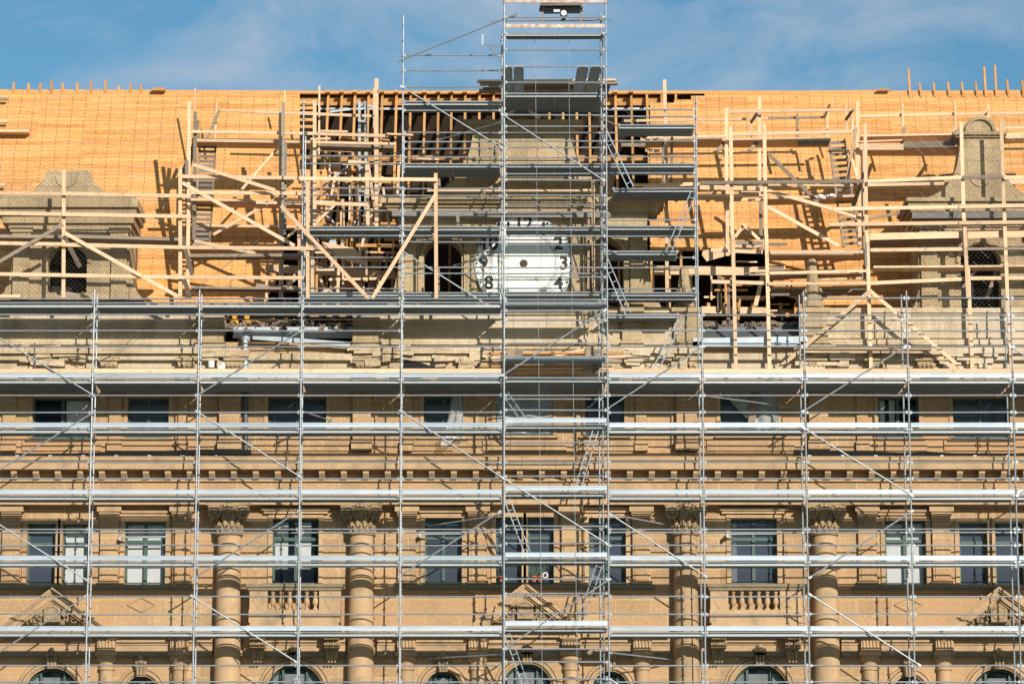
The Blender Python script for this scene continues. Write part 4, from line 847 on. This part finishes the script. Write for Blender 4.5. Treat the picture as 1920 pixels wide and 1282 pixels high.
m = MB(); m.prism(poly([(1316, 478), (1318, 470), (1430, 449), (1432, 461), (1360, 480), (1325, 490)], 2.7), 2.7, 2.76)
tag(m.build('cut_board', M_TI), 'wide brown tapered board lying aslant right of the far right tower upright', 'board')
TD = empty('timber_scaffold', P(1430, 690, 1.3), 'pale timber scaffold just right of the steel tower, standing over the stripped gutter', 'scaffold', 'timber scaffolds along the eaves')
tset(TD, [('p', (1246, 150), (1247, 206), d(Y=2.4)), ('p', (1248, 204), (1251, 560), d(Y=2.5)), ('p', (1243, 255), (1243, 350), d(Y=3.4, w_=.07)), ('p', (1260, 257), (1258, 350), d(Y=2.2, w_=.08, mt=M_TO)), ('p', (1362, 203), (1362, 345), d(Y=3.2)), ('p', (1364, 345), (1364, 480), d(Y=2.6)),
 ('p', (1370, 237), (1374, 500), d(Y=1.4)), ('p', (1374, 440), (1380, 697), d(Y=1.3)), ('p', (1424, 182), (1424, 340), d(Y=3.4)), ('p', (1426, 340), (1427, 470), d(Y=3.0, mt=M_TO)), ('p', (1433, 234), (1437, 480), d(Y=1.4)), ('p', (1437, 440), (1443, 692), d(Y=1.3)), ('p', (1409, 215), (1409, 262), d(Y=4.4, w_=.05)),
 ('r', (1367, 210), (1597, 206), d(Y=3.2, w_=.09)), ('r', (1170, 227), (1440, 223), d(Y=4.4, w_=.08)), ('r', (1440, 222), (1548, 220), d(Y=4.4, w_=.08)), ('r', (1372, 252), (1602, 247), d(Y=2.8)), ('r', (1215, 258), (1360, 255), d(Y=3.0, w_=.08)), ('k', (1200, 268), (1555, 267), d(Y=3.6, w_=.10, h_=.9)), ('k', (1165, 272), (1210, 272), d(Y=3.0)),
 ('r', (1313, 343), (1620, 340), d(Y=1.3)), ('r', (1205, 348), (1312, 345), d(Y=2.0)), ('k', (1312, 352), (1432, 354), d(Y=2.6, w_=.14, h_=.1)), ('k', (1150, 369), (1392, 370), d(Y=2.2, w_=.08, h_=.5)), ('r', (1340, 376), (1440, 375), d(Y=2.4, w_=.08)), ('k', (1385, 364), (1440, 362), d(Y=3.0, w_=.2, h_=.08)),
 ('b', (1413, 352), (1430, 357), d(Y=2.0)), ('b', (1378, 445), (1396, 420), d(Y=2.6, w_=.1)), ('b', (1391, 418), (1424, 450), d(Y=2.5, w_=.09)), ('r', (1333, 469), (1430, 473), d(Y=1.9)), ('r', (1380, 455), (1430, 456), d(Y=2.4, mt=M_TO)), ('m', (1226, 507), (1440, 509), d(Y=2.6, w_=.27, h_=.12)), ('r', (1334, 528), (1440, 531), d(Y=1.5)), ('r', (1395, 513), (1480, 509), d(Y=2.2, w_=.05, mt=M_TG)),
 ('p', (1349, 515), (1349, 582), d(Y=3.4, w_=.13, mt=M_TO)), ('p', (1365, 518), (1366, 600), d(Y=3.2, w_=.11)), ('b', (1416, 575), (1434, 500), d(Y=3.2, w_=.13)), ('r', (1320, 557), (1440, 557), d(Y=3.6, w_=.06)), ('m', (1316, 581), (1440, 583), d(Y=3.5, w_=.22)), ('p', (1256, 515), (1256, 580), d(Y=3.3, w_=.06)), ('p', (1296, 515), (1296, 560), d(Y=3.3, w_=.06)), ('p', (1225, 510), (1226, 580), d(Y=3.3, w_=.06)),
 ('b', (1345, 283), (1362, 265), d(Y=3.0, Y2=3.8, mt=M_TO, w_=.1)), ('b', (1405, 283), (1424, 262), d(Y=3.0, Y2=3.8, mt=M_TO, w_=.1)), ('b', (1408, 230), (1423, 208), d(Y=4.2, Y2=3.6, mt=M_TO, w_=.09)), ('k', (1442, 503), (1470, 503), d(Y=2.4, w_=.16, mt=M_TO)), ('k', (1232, 255), (1242, 258), d(Y=2.5, w_=.1)), ('r', (1210, 282), (1240, 283), d(Y=3.2, w_=.09)), ('k', (1185, 347), (1205, 347), d(Y=2.2, w_=.09)), ('k', (1205, 352), (1270, 353), d(Y=2.5, w_=.1))])
TE = empty('timber_scaffold', P(1630, 690, 1.3), 'tall pale timber scaffold with crossing braces just left of the right dormer', 'scaffold', 'timber scaffolds along the eaves')
tset(TE, [('p', (1608, 190), (1608, 335), d(Y=3.0, mt=M_TI)), ('p', (1611, 330), (1612, 460), d(Y=2.8)), ('p', (1598, 215), (1600, 300), d(Y=4.0, w_=.08)), ('p', (1622, 232), (1626, 560), d(Y=1.4)), ('p', (1617, 282), (1619, 470), d(Y=1.7, w_=.09)), ('p', (1626, 440), (1633, 692), d(Y=1.3)), ('p', (1623, 455), (1624, 500), d(Y=1.15, w_=.08, mt=M_TG)),
 ('p', (1587, 195), (1588, 245), d(Y=4.6, w_=.05)), ('p', (1494, 215), (1495, 268), d(Y=4.2, w_=.08, mt=M_TO)), ('p', (1552, 212), (1551, 262), d(Y=4.2, w_=.06)), ('b', (1545, 222), (1556, 196), d(Y=4.4, Y2=4.0, mt=M_TO, w_=.08)), ('b', (1586, 225), (1599, 206), d(Y=4.2, Y2=3.6, mt=M_TO, w_=.09)), ('b', (1586, 350), (1605, 240), d(Y=3.6, Y2=2.8, mt=M_TI, w_=.1)), ('b', (1592, 280), (1612, 350), d(Y=3.4, Y2=2.8, w_=.08)), ('b', (1600, 385), (1621, 325), d(Y=3.2, Y2=1.6, mt=M_TO, w_=.13)),
 ('k', (1496, 270), (1553, 269), d(Y=3.4, w_=.08, h_=.3, mt=M_TG)), ('b', (1440, 288), (1534, 380), d(Y=2.2)), ('b', (1440, 358), (1562, 392), d(Y=2.0)), ('b', (1555, 392), (1620, 411), d(Y=2.0, w_=.09)), ('b', (1440, 388), (1573, 461), d(Y=1.9)), ('r', (1440, 347), (1600, 348), d(Y=2.6, w_=.06)), ('k', (1440, 377), (1605, 373), d(Y=3.4, w_=.08, h_=.9)), ('r', (1560, 392), (1800, 388), d(Y=1.25)), ('r', (1554, 421), (1800, 418), d(Y=1.25)),
 ('r', (1444, 473), (1620, 472), d(Y=1.3)), ('k', (1444, 480), (1618, 480), d(Y=2.2, w_=.1, h_=.9)), ('r', (1443, 512), (1624, 508), d(Y=1.3, w_=.08)), ('k', (1444, 517), (1620, 514), d(Y=2.3, w_=.08, h_=.7)), ('r', (1440, 532), (1625, 531), d(Y=1.3, w_=.09)), ('k', (1445, 549), (1625, 548), d(Y=3.0, w_=.2, h_=.1, mt=M_TO)), ('b', (1632, 545), (1458, 692), d(Y=1.1, w_=.12)), ('b', (1631, 545), (1805, 692), d(Y=1.1)), ('k', (1488, 653), (1746, 654), d(Y=1.0, w_=.08, h_=.3)),
 ('r', (1440, 458), (1476, 458), d(Y=2.4, w_=.08, mt=M_TG)), ('b', (1628, 460), (1618, 525), d(Y=1.6, w_=.1, mt=M_TO)), ('r', (1540, 524), (1625, 521), d(Y=2.2, w_=.06))])
TF = empty('timber_scaffold', P(1822, 690, 1.3), 'pale timber guard frame in front of the right dormer', 'scaffold', 'timber scaffolds along the eaves')
tset(TF, [('p', (1802, 230), (1809, 480), d(Y=1.35)), ('p', (1808, 410), (1815, 560), d(Y=1.25)), ('p', (1815, 500), (1823, 692), d(Y=1.35)), ('p', (1877, 224), (1884, 440), d(Y=1.35)), ('p', (1883, 400), (1889, 560), d(Y=1.25)), ('p', (1888, 545), (1897, 692), d(Y=1.35)),
 ('r', (1610, 218), (1792, 214), d(Y=4.4, w_=.09)), ('r', (1790, 214), (1990, 212), d(Y=4.4, w_=.09)), ('p', (1692, 195), (1694, 262), d(Y=4.2, w_=.06)), ('p', (1791, 195), (1792, 262), d(Y=4.2, w_=.06)), ('p', (1853, 196), (1853, 222), d(Y=4.2, w_=.06)), ('b', (1840, 216), (1856, 204), d(Y=4.2, w_=.07)), ('b', (1690, 275), (1696, 238), d(Y=3.6, Y2=4.2, mt=M_TO, w_=.1)), ('b', (1789, 262), (1800, 240), d(Y=3.6, Y2=4.2, mt=M_TO, w_=.1)),
 ('k', (1612, 261), (1788, 258), d(Y=3.4, w_=.06, h_=.9)), ('r', (1612, 266), (1692, 263), d(Y=3.0, w_=.05)), ('k', (1612, 276), (1694, 276), d(Y=2.8, w_=.2, h_=.08)), ('k', (1694, 272), (1790, 271), d(Y=2.8, w_=.21, h_=.08, mt=M_TO)), ('k', (1612, 284), (1795, 284), d(Y=3.6, w_=.06, h_=1.0)), ('k', (1882, 240), (1990, 238), d(Y=3.4, w_=.08)), ('k', (1882, 260), (1990, 256), d(Y=3.0, w_=.18, h_=.7)),
 ('r', (1627, 340), (1802, 333), d(Y=1.3)), ('r', (1804, 333), (1880, 332), d(Y=1.3, mt=M_TO)), ('r', (1882, 333), (1990, 333), d(Y=1.3)), ('k', (1627, 347), (1790, 344), d(Y=3.0, w_=.10, h_=.06)), ('k', (1880, 341), (1990, 342), d(Y=2.8, w_=.15)), ('r', (1798, 388), (1990, 384), d(Y=1.2)), ('r', (1798, 418), (1990, 416), d(Y=1.2)), ('r', (1630, 410), (1720, 393), d(Y=2.6, w_=.08, mt=M_TO)),
 ('m', (1710, 404), (1960, 403), d(Y=2.05, w_=.2, h_=.1, mt=M_TG)), ('m', (1632, 444), (1806, 440), d(Y=1.5, w_=.21)), ('m', (1814, 441), (1990, 437), d(Y=1.5, w_=.21)), ('k', (1634, 456), (1804, 452), d(Y=2.0, w_=.06, h_=.8, mt=M_TO)), ('r', (1632, 469), (1808, 467), d(Y=1.4)), ('r', (1812, 467), (1990, 465), d(Y=1.3, w_=.08)), ('k', (1636, 504), (1812, 503), d(Y=1.6, w_=.06, h_=.6)), ('k', (1812, 503), (1990, 501), d(Y=1.6, w_=.06, h_=.6)),
 ('r', (1630, 531), (1812, 523), d(Y=1.5)), ('r', (1815, 522), (1990, 521), d(Y=1.5)), ('r', (1795, 518), (1870, 519), d(Y=2.0, w_=.05, mt=M_TG)), ('b', (1760, 330), (1880, 320), d(Y=3.6, w_=.07)), ('b', (1878, 480), (1850, 560), d(Y=3.0, w_=.12, mt=M_TO)), ('b', (1835, 500), (1805, 540), d(Y=3.0, w_=.08, mt=M_TO))])
# joists and offcuts inside the open roof
rnd = random.Random(11)
for k in range(26):
    a = rnd.uniform(596, 840); y = rnd.choice([248, 254, 262, 300, 318, 326, 338, 345, 352, 361, 369, 376, 388, 395, 450, 470, 478, 540]) + rnd.uniform(-2, 2)
    if a > 760 and y > 330: continue
    l_ = rnd.uniform(12, 55); Y = rnd.uniform(4.9, 7.0); m = MB(); m.bar(P(a, y, Y), P(a+l_, y+rnd.uniform(0, 3), Y), .06, .2)
    m.build('loose_joist', M_OR if rnd.random() < .3 else M_TI, RO)
for k in range(7):
    a = rnd.uniform(600, 740); m = MB(); Y = 4.7; y = rnd.uniform(400, 470); m.bar(P(a, y, Y), P(a+rnd.uniform(-4, 4), y+rnd.uniform(50, 120), Y), .08, .1); m.build('stud', M_OR, RO)
for y, h in ((422, .18), (512, .16), (548, .2)):
    MB().box(X(566, y, 4.8), X(742, y, 4.8), 4.8, 4.92, Z(y, 4.8)-h/2, Z(y, 4.8)+h/2).build('tie_beam', M_OR, RO)
rr = random.Random(31)
for k in range(60):
    a = rr.uniform(566, 735); y = rr.uniform(255, 550); Y = rr.uniform(2.6, 3.9); k2 = rr.random()
    if k2 < .45: timber(TC, 'rail', (a, y), (min(748, a+rr.uniform(20, 110)), y+rr.uniform(-3, 3)), Y=Y, w_=rr.uniform(.05, .10), mt=M_OR if rr.random() < .3 else M_TI)
    elif k2 < .8: timber(TC, 'post', (a, y), (a+rr.uniform(-3, 3), min(565, y+rr.uniform(30, 130))), Y=Y, w_=rr.uniform(.05, .11), mt=M_OR if rr.random() < .3 else M_TI)
    else: timber(TC, 'brace', (a, y), (a+rr.uniform(-60, 60), min(560, y+rr.uniform(30, 80))), Y=Y, w_=.08)
for k in range(22):
    a = rr.uniform(1325, 1500); y = rr.uniform(480, 590); Y = rr.uniform(3.0, 4.0)
    if rr.random() < .5: timber(TD, 'rail', (a, y), (a+rr.uniform(20, 80), y+rr.uniform(-3, 3)), Y=Y, w_=rr.uniform(.04, .08), mt=M_TI if rr.random() < .5 else M_OR)
    else: timber(TD, 'post', (a, y), (a+rr.uniform(-6, 6), min(600, y+rr.uniform(20, 70))), Y=Y, w_=rr.uniform(.05, .1), mt=M_TI if rr.random() < .5 else M_OR)
# steel hoist mast in the open roof
mt_ = empty('hoist_mast', P(678, 520, 4.4), 'grey blue steel lattice mast standing inside the open roof among the rafters', 'mast')
for x in (674, 686): m = MB(); m.bar(P(x, 190, 4.4), P(x, 525, 4.4), .085, .08); m.build('leg', M_GA, mt_)
for y in range(205, 520, 22): m = MB(); m.bar(P(675, y, 4.4), P(685, y+rnd.uniform(-3, 3), 4.4), .07, .03); m.build('strut', M_GA, mt_)
m = MB(); m.bar(P(665, 196, 4.5), P(700, 200, 4.5), .06, .05); m.build('head_plate', M_GA, mt_)
for a, b, lb in (((618, 210), (660, 205), 'thin steel bar slanting behind the rafters left of the mast head'), ((605, 350), (652, 312), 'steel strut slanting up behind the rafters left of the mast'), ((538, 535), (558, 522), 'short bright steel strut under the timber left of the steel upright'), ((608, 402), (630, 420), 'short bright steel strut resting on the sill beam left of the mast')):
    m = MB(); m.bar(P(*a, 4.7), P(*b, 4.7), .06, .05); tag(m.build('steel_strut', M_ZN), lb, 'strut')

# ------------------------------------------------------------------ loose things
# stacked planks on the tower top and below the clock
rnd = random.Random(5)
n_ = 0
where_top = ['topmost', 'second from top', 'third from top', 'fourth from top', 'fifth from top', 'lowest']
for k, (a, b, y, Y, w_, mt) in enumerate(((895, 1154, 152, -.02, .06, M_TI), (900, 1158, 158, .02, .07, M_TO), (906, 1144, 164, .3, .06, M_TO), (898, 1142, 170, .5, .10, M_TO), (905, 1130, 161, .6, .07, M_TI), (960, 1140, 176, .7, .06, M_TO))):
    Yk = Y+2.4; m = MB(); m.bar(P(a, y+1, Yk), P(b, y-1, Yk), w_, .2); tag(m.build('plank', mt), 'long plank laid across the tower above the top deck, %s of its stack' % where_top[k], 'plank', 'planks laid across the tower top')
for k, (a, b, y, Y, w_, mt) in enumerate(((912, 1170, 662, .90, .06, M_OR), (911, 1172, 670, .92, .07, M_TI), (922, 1166, 678, .94, .09, M_TO), (904, 1140, 686, .90, .06, M_OR), (905, 1150, 692, .92, .06, M_TI), (908, 1148, 697, .94, .06, M_OR))):
    m = MB(); m.bar(P(a, y+1, Y), P(b, y-1, Y), w_, .12); tag(m.build('plank', mt), 'pale plank lying through the tower just below the clock, %s of its stack' % where_top[k], 'plank', 'planks stacked below the clock')
for x, y0, y1, lb in ((959, 653, 700, 'brown upright board end on the plank stack, leftmost of four'), (974, 653, 668, 'brown upright board end on the plank stack, short one at the left'), (1106, 650, 700, 'brown upright board end on the plank stack, tall one at the right'), (1121, 655, 700, 'brown upright board end on the plank stack nearest the right tower upright')):
    c = P(x, y0, .80); c2 = P(x-3, y1, .82); m = MB(); m.bar(c, c2, .24, .05); tag(m.build('board', M_TO), lb, 'board', 'upright boards on the plank stack')
m = MB(); m.bar(P(1035, 668, 1.2), P(1112, 652, 1.2), .09, .05); tag(m.build('plank', M_TI), 'pale plank slanting up to the right above the plank stack below the clock', 'plank')
m = MB(); m.prism(poly([(754, 698), (758, 673), (790, 680), (820, 690), (819, 698)], .8), .8, 1.4); tag(m.build('tarpaulin', M_BL), 'black tarpaulin heap on the wide deck left of the plank stack', 'tarpaulin')
# plastic sheets
def sheet(px_poly, Y, label, amp=.05, mt=None, nx=14, nz=10):
    (a, b, c, d_) = [P(*q, Y) for q in px_poly]; m = MB(); vs = []
    for j in range(nz+1):
        for i in range(nx+1):
            s, t = i/nx, j/nz; p = (a*(1-s)+b*s)*(1-t)+(d_*(1-s)+c*s)*t
            p = p+Vector((0, amp*math.sin(s*14+t*5)+amp*.6*math.sin(s*5-t*9), 0)); vs.append(p)
    fs = [(j*(nx+1)+i, j*(nx+1)+i+1, (j+1)*(nx+1)+i+1, (j+1)*(nx+1)+i) for j in range(nz) for i in range(nx)]
    m.add(vs, fs); o = m.build('plastic_sheet', mt or M_PL, smooth=True, fix=False); return tag(o, label, 'plastic sheet')
sheet([(848, 742), (866, 742), (872, 822), (832, 824)], 1.6, 'torn grey plastic sheet hanging beside the attic window left of the tower')
sheet([(826, 816), (870, 808), (838, 838), (826, 838)], 1.45, 'loose corner of plastic dangling below the deck left of the tower', nx=6, nz=6)
sheet([(930, 733), (1036, 733), (1034, 812), (932, 812)], 1.86, 'clear plastic sheet stretched over the attic window behind the tower')
sheet([(1352, 732), (1458, 732), (1458, 812), (1425, 812)], 1.86, 'folded plastic sheet covering the attic window right of the tower')
m = MB(); m.bar(P(1418, 726, 1.75), P(1408, 800, 1.75), .22, .04); tag(m.build('board', M_TO), 'brown board leaning across the plastic covered attic window', 'board')
# power saw on the roof edge, yellow clamps, bucket, cone of cloth
sw = empty('power_saw', P(625, 455, 3.2), 'dark grey hand power saw with a yellow guard lying on the wide tapered board', 'saw')
c = P(619, 449, 3.2); MB().ball(c, .13, 1.1, .8, .8).tube(c+Vector((-.05, 0, .05)), c+Vector((.16, 0, .12)), .04, 8).build('motor', M_LD, sw)
m = MB(); disc(m, P(624, 456, 3.1), .12, 3.08, 3.11, 16); m.build('blade', M_ZN, sw); MB().ball(P(628, 448, 3.1), .06).build('guard', M_YE, sw); MB().ring(P(626, 450, 3.15), .09, .02, 0, 180).build('handle', M_BK, sw)
for x, lb in ((440, 'yellow glove lying on the stripped parapet, left one'), (463, 'yellow glove lying on the stripped parapet, right one')):
    c = P(x, 601, 3.4); m = MB(); m.ball(c, .09, 1.1, 1, 1); m.ball(c+Vector((.07, -.02, -.06)), .06); m.ball(c+Vector((-.08, 0, -.05)), .05, 1.3)
    for q in range(4): m.tube(c+Vector((-.05+.035*q, -.02, .05)), c+Vector((-.06+.04*q, -.03, .15)), .018, 6)
    tag(m.build('glove', M_YE), lb, 'glove')
c = P(396, 683, 1.5); m = MB(); m.lathe(c+Vector((0, 0, -.1)), [(.09, 0), (.11, .2), (.105, .2), (.085, .03)], 14); tag(m.build('bucket', M_WH), 'small white bucket on the attic ledge left of the rainwater pipe', 'bucket')
c = P(415, 690, 1.4); m = MB(); [m.ball(c+Vector((rnd.uniform(-.08, .08), 0, rnd.uniform(-.06, .12))), .06, n=6, m=4) for k in range(7)]; tag(m.build('rag', M_CU), 'crumpled white rag beside the white bucket on the attic ledge', 'rag')
m = MB(); c = P(1545, 369, 3.0)
for k in range(12): m.ball(c+Vector((rnd.uniform(-.3, .25), rnd.uniform(-.1, .1), rnd.uniform(-.04, .04))), rnd.uniform(.05, .09), 1.5, 1, .7, 6, 4)
tag(m.build('rag', M_CU), 'white cloth bundle on the timber platform left of the right ladder', 'rag')
c = P(1602, 366, 3.2); m = MB(); m.box(c.x-.05, c.x+.05, c.y-.05, c.y+.05, c.z-.08, c.z+.08); m.tube(c+Vector((0, 0, .08)), c+Vector((0, 0, .13)), .02); tag(m.build('canister', M_YE), 'small yellow canister beside the right wooden ladder', 'canister')
m = MB(); m.tube(P(65, 688, .9), P(65, 642, .9), .022, 8); m.tube(P(65, 690, .9), P(65, 676, .9), .035, 8); tag(m.build('steel_prop', M_LD), 'dark steel prop standing upright on the deck below the left dormer', 'prop')
# flower pots
for i, (x, lb) in enumerate(((940, 'terracotta pot with drooping green plant on the sill left of the central window pier'), (1001, 'small terracotta pot with low plant just right of the central window pier'), (1013, 'terracotta pot with tall feathery plant beside the white ring'))):
    c = P(x, 1084, 1.98); f = empty('flower_pot', c, lb, 'flower pot', 'flower pots on the middle window sills')
    MB().lathe(c+Vector((0, 0, -.1)), [(.06, 0), (.09, .13), (.10, .13), (.10, .17), (.075, .17)], 12).build('pot', M_TC, f)
    m = MB(); rr = random.Random(x)
    for k in range(90):
        h = rr.uniform(.05, .55 if i != 1 else .25); a = rr.uniform(0, 6.28); r_ = rr.uniform(0, .05+h*.45); p = c+Vector((r_*math.cos(a), r_*.4*math.sin(a), h)); q = p+Vector((rr.uniform(-.05, .05), rr.uniform(-.03, .03), rr.uniform(-.02, .06))); s = Vector((rr.uniform(-.02, .02), 0, rr.uniform(-.02, .02)))
        m.add([p, p+s, q], [(0, 1, 2)])
    for k in range(8): a = rr.uniform(-.2, .2); m.tube(c, c+Vector((a, 0, rr.uniform(.2, .5))), .004, 4)
    m.build('plant', M_LF, f, fix=False)
tag(MB().ring(P(1022, 1078, 1.95), .075, .022, n=18).build('white_ring', M_WH), 'white ring shaped object on the sill beside the tall plant', 'ring')
# rods fixed across three windows as awning poles
for a, b, y, lb in ((224, 316, 1007, 'grey folded awning pole across the white curtained window at far left'), (786, 872, 1001, 'grey awning pole across the window left of the tower'), (1362, 1462, 1001, 'grey awning pole across the window above the right balcony')):
    m = MB(); m.tube(P(a, y, 1.55), P(b, y-1, 1.55), .03, 8); m.box(P(a, y, 1.55).x, P(a, y, 1.55).x+.06, 1.5, 1.9, P(a, y, 1.55).z-.1, P(a, y, 1.55).z+.02)
    tag(m.build('awning_pole', M_ZN), lb, 'awning pole', 'awning poles across windows')
# rubble in the stripped gutters
m = MB(); rr = random.Random(21)
for (a, b, y0) in ((420, 662, 612), (1320, 1506, 612)):
    for k in range(170):
        c = P(rr.uniform(a, b), y0+rr.uniform(-7, 8), rr.uniform(2.3, 3.6)); s = rr.uniform(.03, .13)
        m.bar(c, c+Vector((rr.uniform(-1, 1), rr.uniform(-.4, .4), rr.uniform(-.25, .35)))*s*3, s, s*.35)
o = m.build('rubble', M_RG); tag(o, 'broken slates and splintered wood heaped in the stripped parapet gaps', 'rubble', kind='stuff')
m = MB()
for k in range(60):
    c = P(rr.uniform(424, 660), rr.uniform(600, 618), rr.uniform(2.3, 3.2)); m.bar(c, c+Vector((rr.uniform(-.3, .3), 0, rr.uniform(-.06, .12))), .03, .04)
tag(m.build('splinters', M_OR), 'orange splinters of wood scattered on the rubble', 'debris', kind='stuff')
# wire netting over the two dormers
def netting(x0, x1, y0, y1, Y, label, cell=.105, extra=None):
    a, b = P(x0, y1, Y), P(x1, y0, Y); m = MB(); W_, H_ = b.x-a.x, b.z-a.z
    def yy(x, z): return Y+.03*math.sin(x*3.1)+.03*math.sin(z*4+x)
    for sgn in (1, -1):
        t = -H_ if sgn > 0 else 0
        while t < (W_ if sgn > 0 else W_+H_):
            pts = []
            for j in range(13):
                z = H_*j/12; x = t+z*sgn
                if 0 <= x <= W_: pts.append((a.x+x, a.z+z))
            for p, q in zip(pts, pts[1:]): m.tube((p[0], yy(*p), p[1]), (q[0], yy(*q), q[1]), .0024, 3)
            t += cell*1.42
    tag(m.build('wire_netting', M_NT, fix=False), label, 'netting', 'wire netting hung over the dormers')
netting(-30, 258, 320, 560, 1.92, 'fine wire netting draped over the left dormer')
netting(1700, 1975, 222, 640, 1.85, 'fine wire netting draped over the right dormer')
# guy cable
m = MB(); m.tube(P(205, 670, .9), P(490, 445, 2.5), .008, 5); m.tube(P(185, 678, .9), P(207, 668, .9), .02, 6); tag(m.build('guy_cable', M_LD), 'thin taut cable running from the left deck up to the timber scaffold', 'cable')
m = MB(); m.tube(P(1100, 135, .9), P(1330, 365, 3), .006, 5); tag(m.build('guy_cable', M_LD), 'thin dark cable slanting down right from the tower top over the roof', 'cable')
